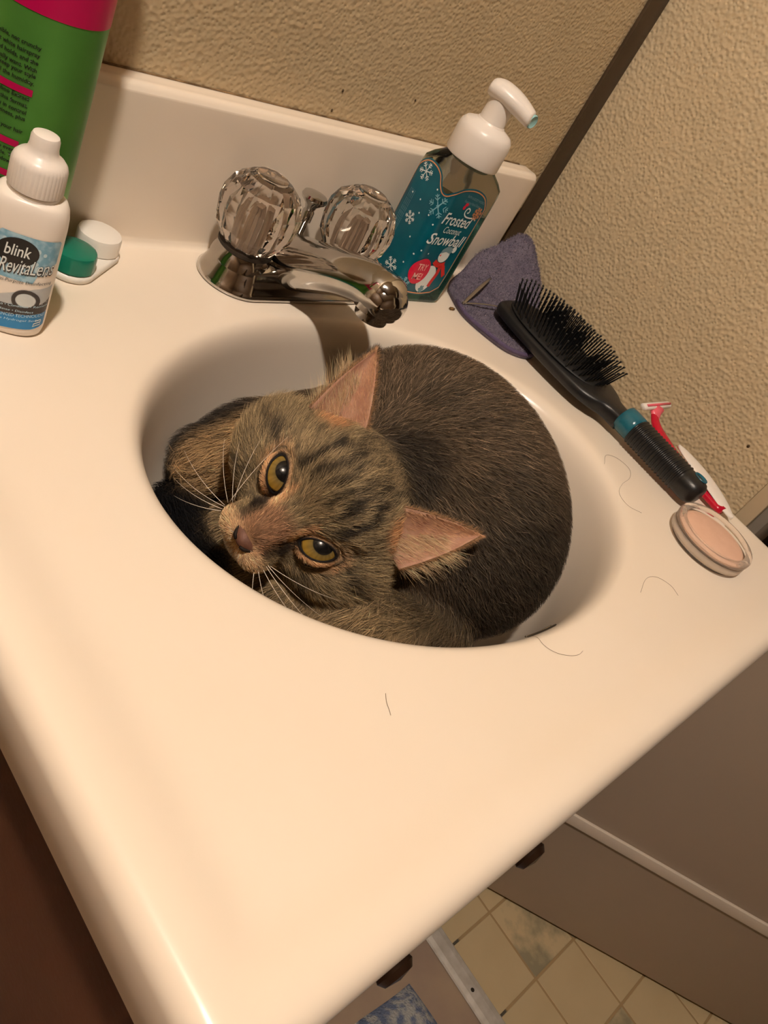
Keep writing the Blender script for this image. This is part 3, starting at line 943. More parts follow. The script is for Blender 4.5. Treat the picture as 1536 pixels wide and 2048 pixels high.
# snowman: body, hat, scarf
decal('snowman', merge2d([disc2d(0.0260, 0.0225, 0.0105, 0.0120), disc2d(0.0330, 0.0440, 0.0068, 0.0060), disc2d(0.0425, 0.0500, 0.0028)]), soap_map, M['palewhite'], sb, 0.00058)
decal('snowman_hat', poly2d([(0.0262, 0.0455), (0.0275, 0.0492), (0.0320, 0.0520), (0.0380, 0.0520), (0.0410, 0.0495), (0.0395, 0.0462), (0.0330, 0.0475)]), soap_map, M['greyink'], sb, 0.00064)
decal('snowman_scarf', merge2d([path2d(catmull([(0.0245, 0.0385), (0.0290, 0.0362), (0.0350, 0.0355), (0.0400, 0.0372)], 4), 0.0042), path2d(catmull([(0.0360, 0.0350), (0.0370, 0.0280), (0.0350, 0.0200), (0.0345, 0.0160)], 4), 0.0042), path2d(catmull([(0.0400, 0.0350), (0.0440, 0.0300), (0.0475, 0.0265)], 4), 0.0040)]), soap_map, M['red'], sb, 0.00066)
decal('snowman_nose', poly2d([(0.0265, 0.0440), (0.0290, 0.0450), (0.0285, 0.0430)]), soap_map, M['red'], sb, 0.00068)
decal('sticker', disc2d(0.0125, 0.0285, 0.0118, 0.0112, 40), soap_map, M['pinkred'], sb, 0.00075, sub=0.003)
decal('sticker_lettering', merge2d([fit_text('TRY', 0.0070, 0.0195, 0.0295, 0.0058, 0, 0.01), fit_text('ME!', 0.0065, 0.0185, 0.0215, 0.0058, 0, 0.01)]), soap_map, M['pinktext'], sb, 0.00095)

# ------------------------------------------------------------------ purple washcloth
pc = thing('washcloth', 'crumpled purple washcloth in the corner under the hairbrush', 'cloth', (-0.05, -0.05, 0.0))
cloth_m = mat('purple_terry', (110, 102, 116), 0.95, noise=(90, (92, 85, 101), 0.2), bump=('noise', 700, 0.8, 0.0015))
bound = catmull([(-0.0960, -0.0260), (-0.1090, -0.0560), (-0.1080, -0.0800), (-0.1010, -0.1035), (-0.0900, -0.1140), (-0.0770, -0.1175), (-0.0650, -0.1140), (-0.0450, -0.1000), (-0.0150, -0.0800), (0.0080, -0.0500), (0.0200, -0.0250),
                 (0.0260, -0.0050), (0.0130, 0.0045), (-0.0150, 0.0055), (-0.0400, 0.0040), (-0.0620, -0.0060), (-0.0820, -0.0140), (-0.0960, -0.0260)], 5)[:-1]
cc = np.array([-0.040, -0.050])


def cloth_h(x, y):
    h = 0.0055
    d = math.hypot(x - 0.004, y + 0.006)
    h += 0.040 * math.exp(-(d / 0.026) ** 2)
    d2 = math.hypot((x + 0.035) / 1.3, y + 0.004)
    h += 0.020 * math.exp(-(d2 / 0.022) ** 2)
    h += 0.012 * math.exp(-(math.hypot(x - 0.012, y + 0.04) / 0.022) ** 2)
    h += 0.0014 * math.sin(90 * x + 40 * y) * math.cos(70 * y - 30 * x)
    return max(h, 0.003)


vv = []
nb = len(bound)
fr_ = [0.04, 0.12, 0.2, 0.28, 0.36, 0.44, 0.52, 0.6, 0.68, 0.76, 0.84, 0.91, 0.96, 0.99, 1.0]
for q in fr_:
    for p in bound:
        x, y = cc + (p - cc) * q
        e = 1.0 if q < 0.95 else (0.93 if q < 0.97 else (0.75 if q < 1.0 else 0.45))
        vv.append((x, y, 0.0004 + cloth_h(x, y) * e))
for p in bound:
    x, y = cc + (p - cc) * 0.985
    vv.append((x, y, 0.0004))
wc = mesh_obj('cloth', vv, grid_faces(len(fr_) + 1, nb, True, (True, True)), cloth_m, pc)
# folded hem along the free edge
hem = [tuple((cc + (bound[i] - cc) * 0.985)) for i in range(3, 34)]
tube('hem', [(x, y, cloth_h(x, y) * 0.55 + 0.0012) for x, y in hem], 0.0018, mat('dark_purple_hem', (84, 72, 100), 0.95, bump=('noise', 700, 0.8, 0.001)), pc, 8)

# tweezers on the cloth
tw = thing('tweezers', 'slim steel tweezers lying open on the purple washcloth', 'tweezers', (-0.10, -0.05, 0.0075))
steel = mat('brushed_steel', (176, 168, 156), 0.28, metal=0.9)
tj = Vector((-0.1040, -0.0515, 0.0075))
te1 = Vector((-0.0500, -0.0285, 0.0180))
te2 = Vector((-0.0620, -0.0620, 0.0115))
for te, wd in ((te1, 0.0017), (te2, 0.0010)):
    pts = [tj + (te - tj) * t + Vector((0, 0, 0.0012 * math.sin(math.pi * t))) for t in np.linspace(0, 1, 12)]
    tube('arm', pts, [0.0008 + (wd - 0.0008) * math.sin(math.pi * min(1, 0.15 + 0.75 * t)) for t in np.linspace(0, 1, 12)], steel, tw, 8, flat=0.35)
lathe('joint', [(0.0014, -0.0008), (0.0018, 0.0), (0.0014, 0.001), (0.0002, 0.0014)], tj, steel, tw, 12)

# crumb beside the cloth
bm = bmesh.new()
bmesh.ops.create_icosphere(bm, subdivisions=2, radius=1.0)
vv = [(-0.1135 + v.co.x * 0.0032 * (1 + 0.5 * math.sin(9 * v.co.y)), -0.0505 + v.co.y * 0.0018 * (1 + 0.4 * math.cos(7 * v.co.x)), 0.0011 + v.co.z * 0.0011) for v in bm.verts]
ff = [[v.index for v in f.verts] for f in bm.faces]
bm.free()
tag(mesh_obj('crumb', vv, ff, mat('brown_crumb', (110, 82, 44), 0.8)), 'tiny brown crumb beside the tip of the tweezers', 'crumb')

# ------------------------------------------------------------------ hairbrush
HB0 = Vector((-0.0555, -0.0620, 0.0080))
HB1 = Vector((-0.0655, -0.2930, 0.0030))
bd = (HB1 - HB0)
BLn = bd.length
bd.normalize()
bs = Vector((0, 0, 1)).cross(bd).normalized()      # sideways
if bs.x < 0:
    bs = -bs
bu = bd.cross(bs).normalized()
if bu.z < 0:
    bu = -bu
hbr = thing('hairbrush', 'black paddle hairbrush with teal band lying bristles up', 'hairbrush', (-0.06, -0.18, 0.0))
BP = lambda l, s, u: HB0 + bd * l + bs * s + bu * u
# paddle and neck
prof = catmull([(0.0005, 0.0140, 0.0050), (0.003, 0.0205, 0.0075), (0.010, 0.0255, 0.0090), (0.030, 0.0280, 0.0098), (0.060, 0.0290, 0.0100), (0.090, 0.0282, 0.0100), (0.112, 0.0255, 0.0100), (0.124, 0.0200, 0.0100), (0.131, 0.0140, 0.0102), (0.138, 0.0112, 0.0105), (0.147, 0.0105, 0.0108)], 4)
vv = []
for l, hw, th_ in prof:
    for j in range(32):
        a = 2 * math.pi * j / 32
        c, s = math.cos(a), math.sin(a)
        vv.append(BP(l, hw * math.copysign(abs(c) ** 0.75, c), 0.0078 + 0.72 * th_ * math.copysign(abs(s) ** 0.55, s)))
mesh_obj('paddle', vv, grid_faces(len(prof), 32, True, (True, True)), M['blackpl'], hbr)
# cushion
vv = []
for k in range(9):
    q = math.cos(math.pi / 2 * k / 8)
    hgt = 0.0140 + 0.0045 * math.sin(math.pi / 2 * k / 8)
    for j in range(40):
        a = 2 * math.pi * j / 40
        c, s = math.cos(a), math.sin(a)
        vv.append(BP(0.060 + 0.055 * q * math.copysign(abs(c) ** 0.75, c), 0.0262 * q * math.copysign(abs(s) ** 0.8, s), hgt))
mesh_obj('cushion', vv, grid_faces(9, 40, True, (True, True)), mat('black_cushion', (17, 17, 18), 0.55), hbr)
# bristles with ball tips, joined: far too fine to take apart one by one
vv, ff = [], []
for i in range(19):
    for j in range(9):
        l = 0.008 + 0.0058 * i
        s = -0.0235 + 0.0056 * j + (0.0028 if i % 2 else 0)
        if abs((l - 0.060) / 0.0545) ** 2.8 + abs(s / 0.0255) ** 2.8 > 1:
            continue
        e = math.hypot((l - 0.06) / 0.05, s / 0.023)
        top = 0.0385 - 0.004 * e * e + random.uniform(-0.0006, 0.0006)
        lean_l, lean_s = (l - 0.06) * 0.13, s * 0.20
        base = len(vv)
        for (hh, rad) in ((0.0155, 0.0008), (top - 0.0014, 0.00062), (top - 0.0009, 0.0010), (top - 0.0002, 0.0011), (top + 0.0004, 0.0005)):
            t = (hh - 0.0155) / (top - 0.0155)
            for k in range(6):
                a = math.pi / 3 * k
                vv.append(BP(l + lean_l * t + rad * math.cos(a), s + lean_s * t + rad * math.sin(a), hh))
        for r_ in range(4):
            for k in range(6):
                k2 = (k + 1) % 6
                ff.append((base + r_ * 6 + k, base + r_ * 6 + k2, base + (r_ + 1) * 6 + k2, base + (r_ + 1) * 6 + k))
        ff.append(tuple(base + 24 + k for k in range(6)))
br = mesh_obj('bristles', vv, ff, M['bristle'], hbr)
br['kind'] = 'stuff'
# band and ribbed grip
vv = []
for l, r in ((0.1455, 0.0110), (0.1460, 0.0118), (0.1500, 0.0121), (0.1565, 0.0121), (0.1605, 0.0118), (0.1610, 0.0110)):
    for j in range(36):
        a = 2 * math.pi * j / 36
        vv.append(BP(l, r * math.cos(a), 0.0110 + r * 0.92 * math.sin(a)))
mesh_obj('band', vv, grid_faces(6, 36, True, (True, True)), M['tealpl'], hbr)
vv = []
gl = []
l = 0.1608
while l < 0.2130:
    ph = (l - 0.1608) / 0.0031 * 2 * math.pi
    gl.append((l, 0.0116 + 0.0006 * math.sin(ph), 1))
    l += 0.00052
for l, r in ((0.2140, 0.0113), (0.2200, 0.0115), (0.2250, 0.0112), (0.2285, 0.0100), (0.2308, 0.0075), (0.2315, 0.0040)):
    gl.append((l, r, 0))
for l, r, _ in gl:
    for j in range(32):
        a = 2 * math.pi * j / 32
        c, s = math.cos(a), math.sin(a)
        vv.append(BP(l, r * 1.04 * math.copysign(abs(c) ** 0.8, c), 0.0105 + r * 0.9 * math.copysign(abs(s) ** 0.8, s)))
gp = mesh_obj('grip', vv, grid_faces(len(gl), 32, True, (True, True)), M['blackpl'], hbr)
vv = []
for q, u in ((1.0, 0.0205), (0.98, 0.0212), (0.8, 0.0212), (0.76, 0.0204), (0.02, 0.0202)):
    for j in range(28):
        a = 2 * math.pi * j / 28
        vv.append(BP(0.2215 + 0.0058 * q * math.cos(a), 0.0035 + 0.0042 * q * math.sin(a), u))
mesh_obj('oval_inset', vv, grid_faces(5, 28, True, (False, True)), M['tealpl'], gp)

# ------------------------------------------------------------------ razor behind the brush
rz = thing('razor', 'red and white disposable razor between the hairbrush and the wall', 'razor', (-0.03, -0.26, 0.0))
redp = mat('red_plastic', (186, 14, 44), 0.25)
pinkp = mat('pink_red_plastic', (226, 96, 110), 0.3)
rp = catmull([(-0.0040, -0.2060, 0.0150), (-0.0130, -0.2200, 0.0100), (-0.0210, -0.2420, 0.0070), (-0.0260, -0.2620, 0.0065), (-0.0310, -0.2850, 0.0060), (-0.0335, -0.3080, 0.0052)], 5)
tube('handle', rp, [0.0030 + 0.0032 * min(1, i / 8) for i in range(len(rp))], redp, rz, 12, flat=0.6)
vv = []
wp = catmull([(-0.0160, -0.2440, 0.0125, 0.0015), (-0.0180, -0.2520, 0.0128, 0.0060), (-0.0220, -0.2700, 0.0122, 0.0092), (-0.0255, -0.2880, 0.0105, 0.0098), (-0.0285, -0.3040, 0.0080, 0.0082), (-0.0300, -0.3130, 0.0062, 0.0048), (-0.0305, -0.3165, 0.0055, 0.0010)], 4)
for x, y, z, hw in wp:
    for j in range(16):
        a = 2 * math.pi * j / 16
        vv.append((x + hw * math.cos(a), y, z + 0.0016 * math.sin(a)))
mesh_obj('grip', vv, grid_faces(len(wp), 16, True, (True, True)), M['white_pl'], rz)
tube('neck', [(-0.0085, -0.2130, 0.0122), (-0.0040, -0.2080, 0.0150), (0.0000, -0.2050, 0.0178)], [0.0034, 0.0052, 0.0066], pinkp, rz, 12, flat=0.5)
hd_a, hd_b = Vector((-0.0200, -0.2010, 0.0170)), Vector((0.0210, -0.2050, 0.0190))
tube('head', [hd_a, hd_a + (hd_b - hd_a) * 0.03, hd_a + (hd_b - hd_a) * 0.97, hd_b], [0.0026, 0.0036, 0.0036, 0.0026], M['white_pl'], rz, 10, flat=0.7)
tube('blade_strip', [hd_a + (hd_b - hd_a) * 0.1 + Vector((-0.001, -0.0012, 0.0024)), hd_a + (hd_b - hd_a) * 0.95 + Vector((-0.001, -0.0012, 0.0024))], 0.0011, pinkp, rz, 8)

# ------------------------------------------------------------------ powder compact
cp = thing('powder_compact', 'round clear compact of pink face powder on the counter', 'compact', (-0.0915, -0.3245, 0.0))
clear = mat('clear_compact_plastic', (250, 238, 226), 0.08, trans=0.82, ior=1.2)
cpc = (-0.0915, -0.3245, 0.0)
lathe('base', [(0.0285, 0.0028), (0.0300, 0.0032), (0.0304, 0.0045), (0.0304, 0.0075), (0.0298, 0.0086), (0.0250, 0.0088)], cpc, clear, cp, 64)
pan = lathe('pan', [(0.0240, 0.0090), (0.0262, 0.0092), (0.0262, 0.0102), (0.0240, 0.0104)], cpc, mat('beige_pan', (214, 178, 152), 0.4), cp, 64)
lathe('powder', [(0.0236, 0.0090), (0.0238, 0.0106), (0.0230, 0.0110), (0.0003, 0.0111)], cpc, mat('pink_beige_powder', (220, 182, 158), 0.9, noise=(120, (212, 172, 148), 0.3)), cp, 64)
lathe('lid', [(0.0296, 0.0100), (0.0308, 0.0104), (0.0309, 0.0130), (0.0300, 0.0146), (0.0275, 0.0152), (0.0262, 0.0148), (0.0252, 0.0140), (0.0250, 0.0132), (0.0262, 0.0124), (0.0285, 0.0115)], cpc, clear, cp, 64, caps=(False, False))
lathe('foot', [(0.0262, 0.0), (0.0272, 0.0004), (0.0276, 0.0027)], cpc, clear, cp, 64)

# ------------------------------------------------------------------ loose hairs on the counter
hm = mat('fine_brown_hair', (96, 66, 40), 0.5)
hairs = [([(-0.3131, -0.3257), (-0.3170, -0.3330), (-0.3136, -0.3400), (-0.3060, -0.3450), (-0.2990, -0.3470), (-0.2937, -0.3464)], 'curved loose hair on the counter in front of the overflow slot'),
         ([(-0.4270, -0.3205), (-0.4295, -0.3240), (-0.4309, -0.3276), (-0.4320, -0.3300)], 'short loose hair lying alone on the empty front counter'),
         ([(-0.1120, -0.2350), (-0.1000, -0.2280), (-0.0900, -0.2330), (-0.0880, -0.2450), (-0.0990, -0.2530), (-0.1150, -0.2560), (-0.1280, -0.2620), (-0.1330, -0.2740), (-0.1260, -0.2830)], 'long curled loose hair on the counter beside the brush grip'),
         ([(-0.2050, -0.3330), (-0.1880, -0.3270), (-0.1760, -0.3290), (-0.1700, -0.3380), (-0.1720, -0.3460)], 'thin loose hair on the counter near the powder compact')]
for pts, lab in hairs:
    c = catmull(pts, 6)
    zz = []
    for (x, y) in c:
        e = math.hypot((x - BX) / BA, (y - BY) / BB)
        zb = float(np.interp(e, bowl_prof[::-1, 0], bowl_prof[::-1, 1])) if e < 1.1 else 0.0
        zz.append(max(zb, lip(x, y) if e >= 1.1 else -1) + 0.0003)
    tag(tube('loose_hair', [(x, y, z) for (x, y), z in zip(c, zz)], 0.00008, hm, None, 5), lab, 'hair')

# ------------------------------------------------------------------ the cat
# all lengths of the head are in centimetres in its own frame:
#   a to the cat's right ear, b up the face, w out of the face
CE = np.array([-0.3938, -0.2140, -0.0026])                  # between the eyes
HV = np.array([-0.6480, -0.4405, 0.6214])
HV /= np.linalg.norm(HV)
HR = np.array([-0.1642, 0.9043, 0.3932])
HR -= HV * (HR @ HV)
HR /= np.linalg.norm(HR)
HU = np.cross(HR, HV) * -1.0
HU = -HU if HU[2] < 0 else HU
PH = math.radians(27)
HF = HV * math.cos(PH) - HU * math.sin(PH)
HT = HU * math.cos(PH) + HV * math.sin(PH)
FRAME_IMG = np.stack([HR, HU, HV])
FRAME_HEAD = np.stack([HR, HT, HF])


def hw_img(a, b, w):
    return CE + 0.01 * (a * HR + b * HU + w * HV)


def hw_head(a, b, w):
    return CE + 0.01 * (a * HR + b * HT + w * HF)


def smin(a, b, k):
    h = np.clip(0.5 + 0.5 * (b - a) / k, 0, 1)
    return b + (a - b) * h - k * h * (1 - h)


def smax(a, b, k):
    return -smin(-a, -b, k)


def sd_ell(P, c, r, fr=None):
    q = P - c
    if fr is not None:
        q = q @ fr.T
    r = np.array(r)
    k0 = np.linalg.norm(q / r, axis=-1)
    k1 = np.linalg.norm(q / (r * r), axis=-1)
    return k0 * (k0 - 1.0) / np.maximum(k1, 1e-9)


def sd_cone(P, a, b, ra, rb):
    a, b = np.array(a, float), np.array(b, float)
    ab = b - a
    t = np.clip(((P - a) @ ab) / (ab @ ab), 0, 1)
    return np.linalg.norm(P - (a + t[..., None] * ab), axis=-1) - (ra + (rb - ra) * t)


def sd_head(P):
    H = lambda a, b, c: hw_head(a, b, c)
    E = lambda c, r: sd_ell(P, H(*c), [x * 0.01 for x in r], FRAME_HEAD)
    d = E((0, 0.9, -3.1), (3.6, 2.95, 3.7))
    d = smin(d, E((0, 0.9, -1.7), (2.7, 2.2, 2.3)), 0.012)
    for s in (1, -1):
        d = smin(d, E((2.6 * s, -1.7, -2.6), (2.3, 2.2, 2.5)), 0.012)
        d = smin(d, E((3.6 * s, -1.2, -3.9), (2.2, 2.5, 2.4)), 0.014)
    d = smin(d, sd_cone(P, H(0, 0.0, -0.75), H(0, -2.05, 1.95), 0.0115, 0.0078), 0.009)
    for s in (1, -1):
        d = smin(d, E((0.80 * s, -2.85, 1.65), (1.0, 0.85, 1.1)), 0.005)
    d = smin(d, E((0, -3.55, 0.9), (0.9, 0.75, 1.0)), 0.007)
    d = smin(d, E((0, -2.9, -0.9), (2.0, 1.5, 2.2)), 0.012)
    for s in (1, -1):
        d = smax(d, -(np.linalg.norm(P - hw_img(2.12 * s, -0.40, -0.60), axis=-1) - 0.0108), 0.004)
    return d


BC, BRAD, BTH = np.array([-0.2476, -0.1956, -0.0370]), np.array([0.0815, 0.1075, 0.0810]), -0.2695
BFR = np.array([[math.cos(BTH), math.sin(BTH), 0], [-math.sin(BTH), math.cos(BTH), 0], [0, 0, 1]])


def sd_body(P):
    d = sd_ell(P, BC, BRAD, BFR)
    d = smin(d, sd_cone(P, hw_head(0, -0.6, -5.2), (-0.285, -0.195, -0.035), 0.036, 0.056), 0.03)
    return d


def sd_limb(P):
    d = sd_cone(P, (-0.270, -0.128, -0.052), (-0.345, -0.126, -0.058), 0.036, 0.030)
    d = smin(d, sd_cone(P, (-0.345, -0.126, -0.058), (-0.376, -0.122, -0.060), 0.029, 0.0205), 0.015)
    return d


def sd_chest(P):
    d = sd_cone(P, (-0.345, -0.180, -0.075), (-0.374, -0.176, -0.080), 0.040, 0.026)
    d = smin(d, sd_cone(P, (-0.355, -0.225, -0.080), (-0.386, -0.218, -0.080), 0.038, 0.026), 0.02)
    d = smin(d, sd_cone(P, (-0.350, -0.262, -0.075), (-0.310, -0.275, -0.075), 0.032, 0.032), 0.02)
    return d


def sd_tail(P):
    d = sd_cone(P, (-0.365, -0.118, -0.103), (-0.395, -0.140, -0.096), 0.022, 0.023)
    d = smin(d, sd_cone(P, (-0.395, -0.140, -0.096), (-0.412, -0.190, -0.090), 0.023, 0.022), 0.01)
    d = smin(d, sd_cone(P, (-0.412, -0.190, -0.090), (-0.412, -0.240, -0.088), 0.022, 0.020), 0.01)
    return d


def sd_cat(P):
    d = sd_head(P)
    d = smin(d, sd_body(P), 0.012)
    d = smin(d, sd_limb(P), 0.008)
    d = smin(d, sd_chest(P), 0.010)
    d = smin(d, sd_tail(P), 0.004)
    # the cat settles into the bowl: nothing of it passes through the bowl's wall
    e = np.hypot((P[..., 0] - BX) / BA, (P[..., 1] - BY) / BB)
    zb = np.interp(e, bowl_prof[::-1, 0], bowl_prof[::-1, 1])
    return np.maximum(d, (zb + 0.0015 - P[..., 2]) * 0.5)


def surface_nets(fn, lo, hi, h):
    n = [int(math.ceil((hi[i] - lo[i]) / h)) + 1 for i in range(3)]
    ax = [lo[i] + h * np.arange(n[i]) for i in range(3)]
    F = np.empty(n)
    Y, Z = np.meshgrid(ax[1], ax[2], indexing='ij')
    for i0 in range(0, n[0], 12):
        i1 = min(i0 + 12, n[0])
        X3 = np.broadcast_to(ax[0][i0:i1, None, None], (i1 - i0, n[1], n[2]))
        P = np.stack([X3, np.broadcast_to(Y, X3.shape), np.broadcast_to(Z, X3.shape)], -1)
        F[i0:i1] = fn(P)
    S = F < 0
    m = tuple(k - 1 for k in n)
    cnt = np.zeros(m)
    acc = np.zeros(m + (3,))
    I = np.stack(np.meshgrid(*[np.arange(k) for k in m], indexing='ij'), -1).astype(float)
    corners = [(i, j, k) for i in (0, 1) for j in (0, 1) for k in (0, 1)]
    g = lambda A, c: A[c[0]:c[0] + m[0], c[1]:c[1] + m[1], c[2]:c[2] + m[2]]
    for a in corners:
        for axi in range(3):
            if a[axi] == 0:
                b = list(a)
                b[axi] = 1
                fa, fb = g(F, a), g(F, b)
                msk = g(S, a) != g(S, b)
                t = np.where(msk, fa / np.where(msk, fa - fb, 1.0), 0.0)
                cnt += msk
                p = np.array(a, float) + np.zeros(m + (3,))
                p[..., axi] += t
                acc += p * msk[..., None]
    act = cnt > 0
    idx = -np.ones(m, int)
    idx[act] = np.arange(act.sum())
    V = (I[act] + acc[act] / cnt[act][:, None]) * h + np.array(lo)
    quads = []
    for axi in range(3):
        b = [0, 0, 0]
        b[axi] = 1
        sl0 = tuple(slice(1, n[q] - 1) if q != axi else slice(0, n[q] - 1) for q in range(3))
        sl1 = tuple(slice(1, n[q] - 1) if q != axi else slice(1, n[q]) for q in range(3))
        ch = S[sl0] != S[sl1]
        loc = np.argwhere(ch)
        base = loc.copy()
        for q in range(3):
            if q != axi:
                base[:, q] += 1
        inside = S[sl0][ch]
        o = [q for q in range(3) if q != axi]
        def cell(d0, d1):
            c = base.copy()
            c[:, o[0]] += d0
            c[:, o[1]] += d1
            return idx[c[:, 0], c[:, 1], c[:, 2]]
        q4 = np.stack([cell(-1, -1), cell(0, -1), cell(0, 0), cell(-1, 0)], 1)
        flip = inside ^ (axi == 1)
        q4[~flip] = q4[~flip][:, ::-1]
        quads.append(q4)
    return V, np.concatenate(quads)


def grad(fn, P, e=0.0008):
    G = np.stack([fn(P + np.eye(3)[i] * e) - fn(P - np.eye(3)[i] * e) for i in range(3)], -1)
    return G / (np.linalg.norm(G, axis=-1, keepdims=True) + 1e-12)


# --- coat pattern, with shading on the body -------------------------------------------------
LIGHT_BAL = np.array([1.10, 0.96, 0.80])


def coat(rgb, gain=1.5):
    return np.array(lin(rgb)) / LIGHT_BAL * gain


def seg_dist(a, b, pts):
    d = np.full(a.shape, 1e9)
    for (x0, y0), (x1, y1) in zip(pts[:-1], pts[1:]):
        vx, vy = x1 - x0, y1 - y0
        t = np.clip(((a - x0) * vx + (b - y0) * vy) / (vx * vx + vy * vy), 0, 1)
        d = np.minimum(d, np.hypot(a - x0 - t * vx, b - y0 - t * vy))
    return d


def vnoise(P, sc, seed):
    """cheap smooth noise from a few sines."""
    r = np.random.default_rng(seed)
    o = np.zeros(P.shape[0])
    for _ in range(7):
        k = r.normal(size=3) * sc
        o += np.sin(P @ k + r.uniform(0, 6.28))
    return o / 3.2


EYE_T = math.radians(40)


def eye_e(a, b):
    """almond distance of the eye opening (1 on its edge)."""
    aa = np.abs(a) - 2.17
    bb = b + 0.42
    p = aa * math.cos(EYE_T) + bb * math.sin(EYE_T)
    q = -aa * math.sin(EYE_T) + bb * math.cos(EYE_T)
    return np.sqrt((p / 1.08) ** 2 + (q / np.where(q > 0, 0.48, 0.58)) ** 2), p, q


def mixc(C, col, m):
    return C * (1 - m[:, None]) + np.array(col)[None] * m[:, None]


def sst(x, e0, e1):
    t = np.clip((x - e0) / (e1 - e0), 0, 1)
    return t * t * (3 - 2 * t)


def face_colour(P):
    L = (P - CE) @ FRAME_IMG.T * 100
    a, b, w = L[:, 0], L[:, 1], L[:, 2]
    wob = 0.16 * vnoise(P, 380, 5)
    A = np.abs(a) + wob
    n1 = vnoise(P, 900, 6)
    C = np.tile(coat((132, 108, 74)), (len(P), 1))
    C = mixc(C, coat((88, 71, 50)), sst(n1, 0.0, 0.9) * 0.8)
    # forehead: light and dark lines running up to the crown
    C = mixc(C, coat((138, 114, 80)), 0.5 * sst(b, 0.6, 1.6) * (1 - sst(A, 1.8, 2.6)))
    for pts, wd, st in (([(0.38, 0.9), (0.42, 2.6), (0.30, 5.4)], 0.17, 0.85), ([(1.10, 0.9), (1.0, 2.4), (1.15, 5.2)], 0.20, 0.9), ([(1.80, 0.65), (2.05, 1.9), (1.75, 3.2), (1.9, 5.0)], 0.22, 0.95),
                        ([(3.0, 1.9), (2.9, 3.4)], 0.18, 0.6), ([(3.3, 0.35), (4.4, 0.1), (5.6, -0.3)], 0.24, 0.75), ([(2.8, -1.9), (4.0, -2.5), (5.4, -2.2)], 0.26, 0.65), ([(1.55, -2.0), (2.6, -3.0), (3.6, -3.2)], 0.18, 0.4)):
        d = seg_dist(A, b + wob, pts)
        C = mixc(C, coat((28, 22, 17)), st * (1 - sst(d, wd * 0.5, wd * 1.5)))
    C = mixc(C, coat((52, 42, 30)), 0.75 * sst(b, 4.4, 5.6) * (1 - sst(A, 2.2, 3.2)))
    # nose bridge
    m = (1 - sst(np.abs(a), 0.75, 1.25)) * (1 - sst(b, -1.6, -0.7))
    C = mixc(C, coat((134, 92, 62)), 0.85 * m)
    C = mixc(C, coat((50, 36, 26)), 0.75 * (1 - sst(seg_dist(np.abs(a), b, [(1.15, -1.9), (1.1, -2.9)]), 0.12, 0.35)))
    # around the eyes
    e, p, q = eye_e(a, b)
    ring = (1 - sst(e, 1.35, 1.75)) * sst(e, 0.95, 1.12)
    C = mixc(C, coat((210, 156, 106)), ring * np.clip(0.75 + 0.5 * (-p) + 0.30 * (-q), 0.3, 1.0))
    C = mixc(C, coat((24, 19, 16)), 0.95 * (1 - sst(e, 0.98, 1.10)))
    C = mixc(C, coat((30, 23, 18)), 0.9 * (1 - sst(seg_dist(np.abs(a), b, [(1.45, -1.15), (1.30, -1.75), (1.35, -2.3)]), 0.12, 0.32)))
    C = mixc(C, coat((196, 140, 92)), 0.8 * (1 - sst(seg_dist(np.abs(a), b, [(1.0, -0.25), (0.98, -0.9)]), 0.08, 0.30)))
    C = mixc(C, coat((190, 138, 92)), 0.6 * (1 - sst(seg_dist(np.abs(a), b, [(1.95, -1.35), (2.9, -0.95), (3.3, -0.3)]), 0.1, 0.40)))
    # muzzle and chin
    m = (1 - sst(b, -3.5, -2.9)) * (1 - sst(np.abs(a), 1.9, 2.8))
    C = mixc(C, coat((212, 164, 116)), 0.9 * m)
    m = (1 - sst(b, -4.5, -3.95)) * (1 - sst(np.abs(a), 1.6, 2.4))
    C = mixc(C, coat((236, 212, 182)), 0.9 * m)
    # at the ear roots
    for s in (1, -1):
        d = np.hypot((a * s - 3.6) / 1.0, (b - 3.1) / 0.8)
        C = mixc(C, coat((184, 124, 78)), 0.7 * (1 - sst(d, 0.5, 1.2)))
    return C


